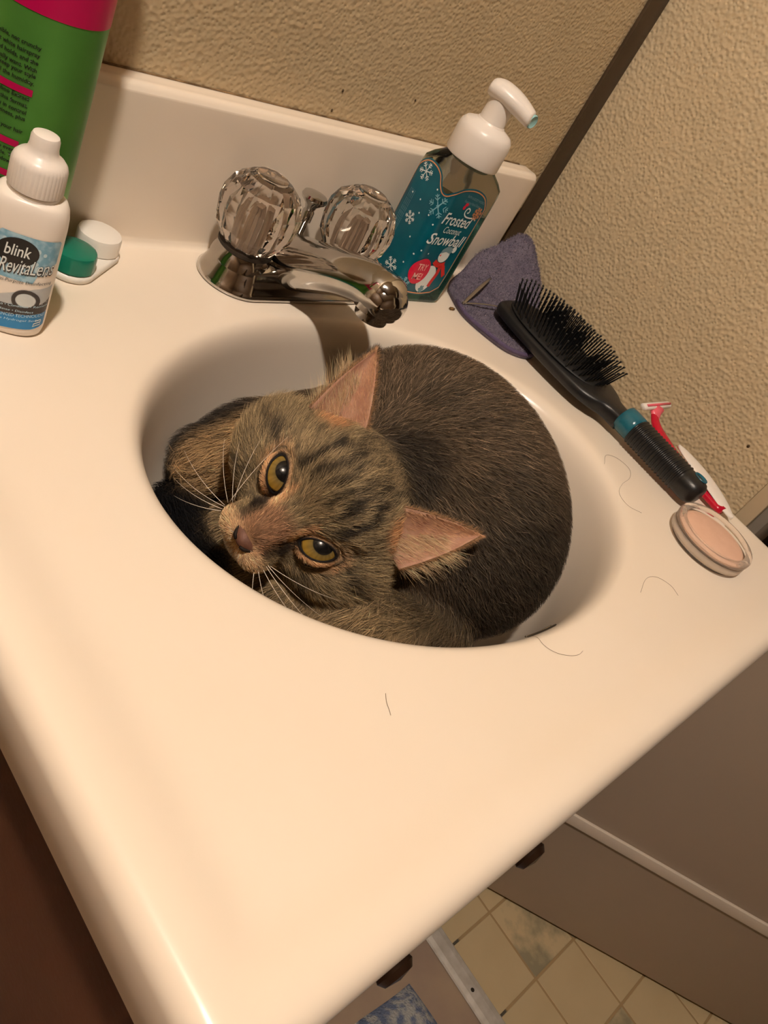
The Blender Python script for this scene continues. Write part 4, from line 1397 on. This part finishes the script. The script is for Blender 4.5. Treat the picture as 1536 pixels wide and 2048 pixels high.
def coat_colour(P):
    dh, db, dl, dc, dt = sd_head(P), sd_body(P), sd_limb(P), sd_chest(P), sd_tail(P)
    D = np.stack([dh, db, dl, dc, dt], 1)
    Wt = np.exp(-(D - D.min(1, keepdims=True)) / 0.0028)
    Wt /= Wt.sum(1, keepdims=True)
    nb = vnoise(P, 120, 3)
    nf = vnoise(P, 500, 4)
    body = mixc(np.tile(coat((84, 66, 47)), (len(P), 1)), coat((58, 46, 33)), sst(nb, 0.0, 0.9) * 0.6)
    body = mixc(body, coat((34, 28, 21)), sst(P[:, 0], -0.235, -0.170) * 0.85)  # flank facing away from the lamp darkened: partly shading in the fur colour
    body = mixc(body, coat((34, 28, 21)), (1 - sst(P[:, 1], -0.290, -0.225)) * 0.8)  # same painted shading towards the front of the bowl
    nape = (1 - sst(np.linalg.norm((P - hw_img(-0.4, 6.2, -3.6)) / np.array([0.022, 0.022, 0.03]), axis=1), 0.6, 1.5))
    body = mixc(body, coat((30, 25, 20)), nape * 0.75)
    limb = mixc(np.tile(coat((166, 128, 84)), (len(P), 1)), coat((92, 72, 48)), sst(nf, 0.1, 0.9) * 0.6)
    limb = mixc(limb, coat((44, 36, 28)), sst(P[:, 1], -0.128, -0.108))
    limb = mixc(limb, coat((84, 66, 46)), sst(P[:, 0], -0.36, -0.32) * 0.7)
    chest = mixc(np.tile(coat((140, 112, 76)), (len(P), 1)), coat((78, 62, 42)), sst(nf, -0.1, 0.8) * 0.7)
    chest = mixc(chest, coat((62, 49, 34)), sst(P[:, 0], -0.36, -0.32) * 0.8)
    tail = np.tile(coat((15, 14, 15)), (len(P), 1))
    face = face_colour(P)
    back = sst(-((P - CE) @ HF) * 100, 5.2, 7.2)
    face = face * (1 - back[:, None]) + body * back[:, None]
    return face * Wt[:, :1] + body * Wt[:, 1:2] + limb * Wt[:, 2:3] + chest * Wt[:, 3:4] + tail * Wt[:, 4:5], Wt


CATV, CATQ = surface_nets(sd_cat, (-0.462, -0.330, -0.133), (-0.130, -0.068, 0.062), 0.0024)
cat = thing('cat', 'brown tabby cat with amber eyes curled up in the sink bowl', 'cat', (BX, BY, -0.12))


def attr_mat(name, rough=0.6, hair=False, spec=0.3, coatw=0.0):
    m = bpy.data.materials.new(name)
    m.use_nodes = True
    nt = m.node_tree
    b = nt.nodes['Principled BSDF']
    at = nt.nodes.new('ShaderNodeAttribute')
    at.attribute_name = 'fcol'
    b.inputs['Roughness'].default_value = rough
    b.inputs['Specular IOR Level'].default_value = spec
    b.inputs['Coat Weight'].default_value = coatw
    b.inputs['Coat Roughness'].default_value = 0.03
    if hair:
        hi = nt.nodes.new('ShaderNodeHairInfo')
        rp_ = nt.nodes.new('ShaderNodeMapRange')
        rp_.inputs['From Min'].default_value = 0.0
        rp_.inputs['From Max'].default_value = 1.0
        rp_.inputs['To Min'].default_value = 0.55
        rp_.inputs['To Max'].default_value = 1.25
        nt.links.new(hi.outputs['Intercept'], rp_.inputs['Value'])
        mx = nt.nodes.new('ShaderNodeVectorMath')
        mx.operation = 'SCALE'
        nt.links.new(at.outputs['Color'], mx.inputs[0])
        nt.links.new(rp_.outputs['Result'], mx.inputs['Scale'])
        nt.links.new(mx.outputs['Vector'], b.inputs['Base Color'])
    else:
        nt.links.new(at.outputs['Color'], b.inputs['Base Color'])
    return m


def set_cols(me, cols):
    at = me.attributes.new('fcol', 'FLOAT_COLOR', 'POINT')
    c = np.ones((len(cols), 4), np.float32)
    c[:, :3] = np.clip(cols, 0, 1)
    at.data.foreach_set('color', c.ravel())


skin_m = attr_mat('tabby_undercoat', 0.85, spec=0.1)
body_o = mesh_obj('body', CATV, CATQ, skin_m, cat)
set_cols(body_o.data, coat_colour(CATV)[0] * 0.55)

# --- fur ----------------------------------------------------------
hair_m = attr_mat('tabby_fur', 0.55, hair=True, spec=0.25)


def add_curves(name, roots, dirs, norms, lens, cols, r0, npts=5, droop=0.0, parent=None, material=None, bend=0.6):
    """strands that leave along a mix of normal and flow and bend towards the flow."""
    n = len(roots)
    hcv = bpy.data.hair_curves.new(name)
    hcv.add_curves([npts] * n)
    t = np.linspace(0, 1, npts)
    d0 = norms * bend + dirs
    d0 /= np.linalg.norm(d0, axis=1, keepdims=True)
    d1 = dirs + norms * 0.10
    d1[:, 2] -= droop
    d1 /= np.linalg.norm(d1, axis=1, keepdims=True)
    P = np.empty((n, npts, 3), np.float32)
    for i, q in enumerate(t):
        P[:, i] = roots + lens[:, None] * (d0 * (q - 0.5 * q * q) + d1 * (0.5 * q * q))
    P[..., 2] += Z0
    hcv.points.foreach_set('position', P.ravel())
    rad = (np.asarray(r0).reshape(-1, 1) * np.ones((n, 1))) * (1 - 0.8 * t[None] ** 1.5)
    hcv.points.foreach_set('radius', rad.astype(np.float32).ravel())
    at = hcv.attributes.new('fcol', 'FLOAT_COLOR', 'CURVE')
    c = np.ones((n, 4), np.float32)
    c[:, :3] = np.clip(cols, 0, 1)
    at.data.foreach_set('color', c.ravel())
    hcv.materials.append(material)
    o = bpy.data.objects.new(name, hcv)
    COL.objects.link(o)
    if parent is not None:
        attach(o, parent)
    o['kind'] = 'stuff'
    return o


tri = np.concatenate([CATQ[:, [0, 1, 2]], CATQ[:, [0, 2, 3]]])
A_, B_, C_ = CATV[tri[:, 0]], CATV[tri[:, 1]], CATV[tri[:, 2]]
cent = (A_ + B_ + C_) / 3
area = 0.5 * np.linalg.norm(np.cross(B_ - A_, C_ - A_), axis=1)
Lc = (cent - CE) @ FRAME_IMG.T * 100
dens = np.where(cent[:, 2] < -0.100, 0.12, 1.0)
hd = sd_head(cent) < 0.0025
hfront = np.clip((Lc[:, 2] + 4.0) / 3.0, 0, 1)
dens = dens * np.where(hd, 1.6 + 3.0 * hfront, 1.0)
pr_ = area * dens
NH = 140000
pick = RNG.choice(len(tri), NH, p=pr_ / pr_.sum())
u1, u2 = RNG.random(NH), RNG.random(NH)
su = np.sqrt(u1)
roots = A_[pick] * (1 - su)[:, None] + B_[pick] * (su * (1 - u2))[:, None] + C_[pick] * (su * u2)[:, None]
nrm = grad(sd_cat, roots)
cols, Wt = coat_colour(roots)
L = (roots - CE) @ FRAME_IMG.T * 100
a_, b_, w_ = L[:, 0], L[:, 1], L[:, 2]
# flow
nose = hw_head(0, -2.6, 3.0)
fl_head = roots - nose
fl_head /= np.linalg.norm(fl_head, axis=1, keepdims=True)
fl_body = roots - np.array([-0.345, -0.185, 0.02])
fl_body /= np.linalg.norm(fl_body, axis=1, keepdims=True)
fl_body += np.array([0.1, -0.25, -0.35])
fl_limb = np.tile(np.array([-0.9, 0.0, -0.25]), (NH, 1))
fl_chest = np.tile(np.array([-0.7, 0.1, -0.5]), (NH, 1))
fl_tail = np.tile(np.array([-0.2, -1.0, 0.0]), (NH, 1))
backw = sst(-((roots - CE) @ HF) * 100, 4.5, 7.0)
fl_head = fl_head * (1 - backw[:, None]) + fl_body * backw[:, None]
flow = fl_head * Wt[:, :1] + fl_body * Wt[:, 1:2] + fl_limb * Wt[:, 2:3] + fl_chest * Wt[:, 3:4] + fl_tail * Wt[:, 4:5]
clump = np.stack([vnoise(roots, 260, 20 + i) for i in range(3)], 1) * 0.16 + RNG.normal(size=(NH, 3)) * 0.22
flow = flow / (np.linalg.norm(flow, axis=1, keepdims=True) + 1e-9) + clump
flow -= nrm * np.sum(flow * nrm, axis=1, keepdims=True)
flow /= np.linalg.norm(flow, axis=1, keepdims=True) + 1e-9
# lengths
dn = np.linalg.norm(roots - nose, axis=1) * 100
len_head = np.clip(0.0016 + 0.00115 * dn, 0.0016, 0.0115)
len_head += 0.006 * sst(np.abs(a_), 3.6, 5.2) * (1 - sst(b_, 0.5, 2.5))
lens = len_head * Wt[:, 0] + 0.0080 * Wt[:, 1] + 0.0100 * Wt[:, 2] + 0.0110 * Wt[:, 3] + 0.0120 * Wt[:, 4]
lens *= RNG.uniform(0.65, 1.25, NH)
e_, _, _ = eye_e(a_, b_)
front = w_ > -3.0
keep = ~(front & (e_ < 1.0)) & (np.linalg.norm(roots - hw_head(0, -2.55, 2.85), axis=1) > 0.0052)
keep &= sd_cat(roots + nrm * 0.004) > 0.002
near_eye = front & (e_ < 1.9)
lens = np.where(near_eye, lens * 0.55, lens)
bendv = np.where(Wt[:, 0] > 0.5, 0.40, 0.60)[:, None]
bright = np.exp(RNG.normal(size=NH) * 0.42)
agouti = RNG.random(NH)
cols = cols * bright[:, None]
isb = Wt[:, 1] > 0.5
cols = np.where((isb & (agouti > 0.80))[:, None], cols * 2.3, np.where(isb[:, None], cols * 0.85, cols))
rad = np.where(Wt[:, 0] > 0.5, 0.000085, 0.000105) * RNG.uniform(0.8, 1.2, NH)
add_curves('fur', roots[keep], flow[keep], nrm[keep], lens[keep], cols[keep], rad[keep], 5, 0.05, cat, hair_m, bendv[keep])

# --- ears -----------------------------------------------------------
ear_in = mat('ear_skin', (186, 150, 126), 0.75, noise=(120, (160, 112, 92), 0.22), sss=0.08)


def ear(s, inner0, outer0, tip, tuft_n):
    nu, nv = 17, 15
    top, back = [], []
    i0, o0, tp = np.array(inner0), np.array(outer0), np.array(tip)
    # control points of the two edges (a, b, w in cm)
    i_mid = (i0 + tp) / 2 + np.array([0.10 * s * -1, 0.42, 0.10])
    o_mid = (o0 + tp) / 2 + np.array([0.38 * s, 0.12, 0.05])
    grid = np.zeros((nu, nv, 3))
    for i in range(nu):
        t = i / (nu - 1)
        pi = i0 * (1 - t) ** 2 + 2 * i_mid * t * (1 - t) + tp * t * t
        po = o0 * (1 - t) ** 2 + 2 * o_mid * t * (1 - t) + tp * t * t
        for j in range(nv):
            q = j / (nv - 1)
            p = pi * (1 - q) + po * q
            p = p + np.array([0, 0, -1.25 * math.sin(math.pi * q) ** 0.8 * (1 - t) ** 0.8])
            p = p + np.array([0, -0.35 * math.sin(math.pi * q) * (1 - t), 0])
            grid[i, j] = p
    flat = grid.reshape(-1, 3)
    W3 = np.array([hw_img(*p) for p in flat])
    # thickness: shift the back surface away from the viewer side
    du = np.gradient(grid, axis=0).reshape(-1, 3)
    dv = np.gradient(grid, axis=1).reshape(-1, 3)
    nn = np.cross(du, dv)
    ln = np.linalg.norm(nn, axis=1, keepdims=True)
    nn = nn / np.maximum(ln, 1e-9)
    nn = np.where((nn[:, 2] < 0)[:, None], -nn, nn)
    B3 = np.array([hw_img(*(p - m * 0.14)) for p, m in zip(flat, nn)])
    n = nu * nv
    faces = []
    for i in range(nu - 1):
        for j in range(nv - 1):
            a, b, c, d = i * nv + j, i * nv + j + 1, (i + 1) * nv + j + 1, (i + 1) * nv + j
            faces += [(a, b, c, d), (n + d, n + c, n + b, n + a)]
    for i in range(nu - 1):
        for j in (0, nv - 1):
            a, d = i * nv + j, (i + 1) * nv + j
            faces.append((a, d, n + d, n + a))
    for j in range(nv - 1):
        faces.append((j, j + 1, n + j + 1, n + j))
    eo = mesh_obj('ear', np.concatenate([W3, B3]), faces, ear_in, cat)
    nw = nn @ FRAME_IMG
    # fur: dark on the back and the rims, pale wisps inside
    R_, D_, N_, L_, C_l, r_ = [], [], [], [], [], []
    up = (np.array(hw_img(*tp)) - np.array(hw_img(*((i0 + o0) / 2))))
    up /= np.linalg.norm(up)
    for k in range(5200):
        i, j = RNG.random() * (nu - 1), RNG.random() * (nv - 1)
        i0_, j0_ = int(i), int(j)
        fi, fj = i - i0_, j - j0_
        id_ = i0_ * nv + j0_
        P = (B3[id_] * (1 - fi) * (1 - fj) + B3[min(id_ + 1, n - 1)] * (1 - fi) * fj + B3[min(id_ + nv, n - 1)] * fi * (1 - fj) + B3[min(id_ + nv + 1, n - 1)] * fi * fj)
        R_.append(P); N_.append(-nw[id_]); D_.append(up + RNG.normal(size=3) * 0.15); L_.append(0.0045 * RNG.uniform(0.6, 1.2)); C_l.append(coat((58, 46, 34)) * np.exp(RNG.normal() * 0.3)); r_.append(0.00007)
    for k in range(2400):      # short down on the inside
        i, j = RNG.random() ** 0.8 * (nu - 1.01), RNG.random() * (nv - 1.01)
        i0_, j0_ = int(i), int(j)
        fi, fj = i - i0_, j - j0_
        id_ = i0_ * nv + j0_
        P = W3[id_] * (1 - fi) * (1 - fj) + W3[id_ + 1] * (1 - fi) * fj + W3[id_ + nv] * fi * (1 - fj) + W3[id_ + nv + 1] * fi * fj
        R_.append(P); N_.append(nw[id_] * 0.5); D_.append(up + HR * s * 0.5 + RNG.normal(size=3) * 0.2); L_.append(0.0030 * RNG.uniform(0.5, 1.2)); C_l.append(coat((198, 146, 104)) * np.exp(RNG.normal() * 0.2)); r_.append(0.00005)
    for k in range(900):       # rims
        e = 0 if RNG.random() < 0.5 else nv - 1
        i = RNG.random() * (nu - 1.01)
        i0_ = int(i)
        P = W3[i0_ * nv + e] * (1 - (i - i0_)) + W3[(i0_ + 1) * nv + e] * (i - i0_)
        side_ = HR * (-s if e == 0 else s)
        R_.append(P); N_.append(nw[i0_ * nv + e] * 0.3); D_.append(up * 0.9 + side_ * 0.5 + RNG.normal(size=3) * 0.2); L_.append(0.0035 * RNG.uniform(0.5, 1.2)); C_l.append(coat((132, 96, 60)) * np.exp(RNG.normal() * 0.3)); r_.append(0.00006)
    for k in range(tuft_n):    # long pale wisps from the outer root across the opening
        i = RNG.random() ** 1.2 * 0.62 * (nu - 1)
        q = RNG.uniform(0.45, 1.0)
        id_ = int(i) * nv + int(q * (nv - 1))
        P = W3[id_] + RNG.normal(size=3) * 0.0006
        dd = up * RNG.uniform(0.5, 1.0) + HR * s * RNG.uniform(0.35, 1.0) + HV * RNG.uniform(0.0, 0.5)
        R_.append(P); N_.append(HV * 0.4); D_.append(dd + RNG.normal(size=3) * 0.22); L_.append(RNG.uniform(0.006, 0.020) * (1.1 - 0.5 * i / nu)); C_l.append(coat((214, 172, 124)) * np.exp(RNG.normal() * 0.25)); r_.append(0.000048)
    D_ = np.array(D_)
    D_ /= np.linalg.norm(D_, axis=1, keepdims=True)
    add_curves('ear_fur', np.array(R_), D_, np.array(N_), np.array(L_), np.array(C_l), np.array(r_), 5, 0.1, eo, hair_m, 0.4)


ear(1, (1.70, 4.25, -1.7), (4.65, 2.70, -2.1), (5.75, 7.25, -1.9), 900)
ear(-1, (-2.05, 4.25, -1.7), (-5.25, 2.95, -2.1), (-5.65, 7.75, -1.7), 1000)

# --- eyes -----------------------------------------------------------
eye_m = attr_mat('amber_eye', 0.25, spec=0.3, coatw=0.25)
lid_m = mat('black_eyelid', (26, 20, 17), 0.65, spec=0.2)
for s in (1, -1):
    c = hw_img(2.12 * s, -0.40, -0.74)
    Rb = 0.0109
    gaze = HV + HU * 0.42 - HR * s * 0.06
    gaze /= np.linalg.norm(gaze)
    vv, cc_ = [], []
    nth, nph = 48, 64
    g1 = np.cross(gaze, HU)
    g1 /= np.linalg.norm(g1)
    g2 = np.cross(g1, gaze)
    for i in range(nth + 1):
        th_ = math.pi * (0.001 + 0.998 * i / nth) * 0.62
        for j in range(nph):
            ph = 2 * math.pi * j / nph
            rr = Rb * (1 + 0.05 * math.exp(-(th_ / 0.6) ** 2))
            p = c + rr * (math.cos(th_) * gaze + math.sin(th_) * (math.cos(ph) * g1 + math.sin(ph) * g2))
            vv.append(p)
            x = th_
            streak = 0.85 + 0.3 * abs(math.sin(ph * 17 + 2 * math.sin(ph * 5)))
            if x < 0.56:
                col = np.array([0.004, 0.004, 0.004])
            elif x < 1.12:
                f_ = (x - 0.56) / 0.56
                col = (np.array([0.13, 0.095, 0.03]) * (1 - f_) + np.array([0.36, 0.215, 0.03]) * f_) * streak
            elif x < 1.18:
                col = np.array([0.10, 0.06, 0.02])
            else:
                col = np.array([0.02, 0.015, 0.012])
            cc_.append(col)
    eo = mesh_obj('eye', vv, grid_faces(nth + 1, nph, True, (True, False)), eye_m, cat)
    set_cols(eo.data, np.array(cc_))
    # eyelid: almond ring that hugs the ball
    vv = []
    loops = [(0.88, 0.0114), (0.95, 0.0119), (1.02, 0.0120), (1.10, 0.0119), (1.20, 0.0117), (1.32, 0.0111), (1.40, 0.0098)]
    lcol = [(20, 16, 14), (24, 19, 16), (30, 23, 18), (96, 68, 46), (130, 96, 64), (92, 72, 48), (60, 46, 32)]
    for k, Rl in loops:
        for j in range(56):
            t = 2 * math.pi * j / 56
            p = 1.08 * k * math.copysign(abs(math.cos(t)) ** 1.0, math.cos(t))
            q = (0.48 if math.sin(t) > 0 else 0.58) * k * math.sin(t) * (1 - 0.25 * abs(math.cos(t)) ** 3)
            aa = p * math.cos(EYE_T) - q * math.sin(EYE_T)
            bb = p * math.sin(EYE_T) + q * math.cos(EYE_T)
            dx, dy = (2.17 - 2.12 + aa) * s * 0.01, (-0.42 + 0.40 + bb) * 0.01
            rad_ = min(math.hypot(dx, dy), Rl * 0.985)
            hgt = math.sqrt(max(Rl * Rl - rad_ * rad_, 0))
            vv.append(c + HR * dx + HU * dy + HV * hgt)
    lo = mesh_obj('eyelid', vv, grid_faces(len(loops), 56, True), attr_mat('dark_rimmed_eyelid', 0.7, spec=0.15), eo)
    # short fur on the lids
    G = np.array(vv).reshape(len(loops), 56, 3)
    nl_ = 2600
    ri, rj = RNG.uniform(2.55, len(loops) - 1.02, nl_), RNG.uniform(0, 56, nl_)
    i0_, j0_ = ri.astype(int), rj.astype(int) % 56
    fi, fj = (ri - i0_)[:, None], (rj - rj.astype(int))[:, None]
    j1_ = (j0_ + 1) % 56
    LR = G[i0_, j0_] * (1 - fi) * (1 - fj) + G[i0_, j1_] * (1 - fi) * fj + G[i0_ + 1, j0_] * fi * (1 - fj) + G[i0_ + 1, j1_] * fi * fj
    LN = LR - c
    LN /= np.linalg.norm(LN, axis=1, keepdims=True)
    LD = LR - nose
    LD = LD / np.linalg.norm(LD, axis=1, keepdims=True) + 0.9 * (LR - (c + LN.mean(0) * 0.011)) / 0.01 + RNG.normal(size=(nl_, 3)) * 0.15
    LD -= LN * np.sum(LD * LN, axis=1, keepdims=True)
    LD /= np.linalg.norm(LD, axis=1, keepdims=True)
    lcols = face_colour(LR) * np.exp(RNG.normal(size=(nl_, 1)) * 0.3)
    add_curves('lid_fur', LR, LD, LN, RNG.uniform(0.0016, 0.0034, nl_), lcols, np.full(nl_, 0.00008), 5, 0.0, eo, hair_m, 0.35)
    set_cols(lo.data, np.repeat(np.array([coat(q_, 1.1) for q_ in lcol]), 56, axis=0))

# --- nose -------------------------------------------------------------
bm = bmesh.new()
bmesh.ops.create_uvsphere(bm, u_segments=28, v_segments=18, radius=1.0)
vv = []
for v in bm.verts:
    x, y, z = v.co.x, v.co.y, v.co.z           # x lateral, y up, z forward
    wdt = 0.92 * (0.62 + 0.38 * (0.5 + 0.5 * y)) * (1 + 0.15 * abs(x))
    vv.append(hw_head(x * wdt, -2.46 + y * 0.36 - 0.06 * abs(x) ** 2, 2.68 + z * 0.30 - 0.34 * abs(x) ** 2 - 0.10 * y))
ff = [[q.index for q in f.verts] for f in bm.faces]
bm.free()
no = mesh_obj('nose', vv, ff, mat('brick_brown_nose_leather', (106, 70, 54), 0.6, noise=(300, (84, 54, 42), 0.25), bump=('noise', 1500, 0.3, 0.0003)), cat)
for s in (1, -1):
    pts = [hw_head(s * x, y, z) for x, y, z in ((0.22, -2.66, 2.98), (0.44, -2.62, 2.86), (0.66, -2.46, 2.62), (0.78, -2.25, 2.40))]
    tube('nostril', pts, [0.0008, 0.0011, 0.0009, 0.0004], lid_m, no, 8)

# --- whiskers ---------------------------------------------------------
wh_m = mat('white_whisker', (244, 232, 214), 0.3)
wr = np.random.default_rng(5)
for s, specs in ((1, [((1.95, -3.0), (4.1, -0.4), 0.3), ((2.0, -3.2), (3.6, 0.9), 0.4), ((2.0, -3.3), (5.0, -2.0), 0.4), ((1.95, -3.5), (5.4, -4.1), 0.6), ((1.9, -3.55), (4.9, -5.0), 0.7), ((1.85, -3.7), (4.4, -5.2), 0.6), ((1.8, -3.8), (3.6, -5.6), 0.5), ((1.9, -3.1), (4.6, -1.4), 0.3)]),
                 (-1, [((-1.7, -3.0), (-5.5, -1.8), 0.4), ((-1.8, -2.9), (-5.0, -0.6), 0.5), ((-1.7, -3.3), (-5.8, -2.8), 0.5), ((-1.6, -3.5), (-4.8, -4.2), 0.4), ((-1.6, -3.7), (-3.8, -4.9), 0.3), ((-1.7, -3.1), (-6.1, -2.2), 0.4)])):
    for (r0, e0, arch) in specs:
        p0 = np.array([r0[0], r0[1], 0.55])
        p2 = np.array([e0[0], e0[1], -0.2 + wr.uniform(-0.5, 0.8)])
        dv = p2 - p0
        perp = np.array([-dv[1], dv[0], 0]) / (np.linalg.norm(dv) + 1e-9)
        p1 = (p0 + p2) / 2 + perp * arch * (-s) * 0.5 + np.array([0, 0, 0.9])
        pts = [hw_img(*(p0 * (1 - t) ** 2 + 2 * p1 * t * (1 - t) + p2 * t * t)) for t in np.linspace(0, 1, 14)]
        tube('whisker', pts, [0.00016 * (1 - 0.8 * t) for t in np.linspace(0, 1, 14)], wh_m, cat, 5)

# terry loops of the washcloth
nb_ = 9000
cr = np.random.default_rng(3)
Rr, Nn, Dd = [], [], []
while len(Rr) < nb_:
    i = cr.integers(0, len(bound))
    q = math.sqrt(cr.random())
    i2 = (i + 1) % len(bound)
    p = cc + (bound[i] * (1 - cr.random()) + bound[i2] * cr.random() - cc) * q * 0.98 if False else cc + ((bound[i] + (bound[i2] - bound[i]) * cr.random()) - cc) * q * 0.975
    x, y = p
    hx = (cloth_h(x + 0.001, y) - cloth_h(x - 0.001, y)) / 0.002
    hy = (cloth_h(x, y + 0.001) - cloth_h(x, y - 0.001)) / 0.002
    nn_ = np.array([-hx, -hy, 1.0])
    nn_ /= np.linalg.norm(nn_)
    e = 1.0 if q < 0.95 else 0.93
    Rr.append((x, y, 0.0004 + cloth_h(x, y) * e)); Nn.append(nn_); Dd.append(cr.normal(size=3) * 0.7 + nn_ * 0.3)
Rr, Nn, Dd = np.array(Rr), np.array(Nn), np.array(Dd)
pcol = np.array(lin((110, 103, 118)))[None] * np.exp(cr.normal(size=(nb_, 1)) * 0.25)
add_curves('pile', Rr, Dd, Nn, cr.uniform(0.0012, 0.0024, nb_), pcol, np.full(nb_, 0.00016), 4, 0.0, pc, attr_mat('purple_terry_pile', 0.9, spec=0.1), 0.8)
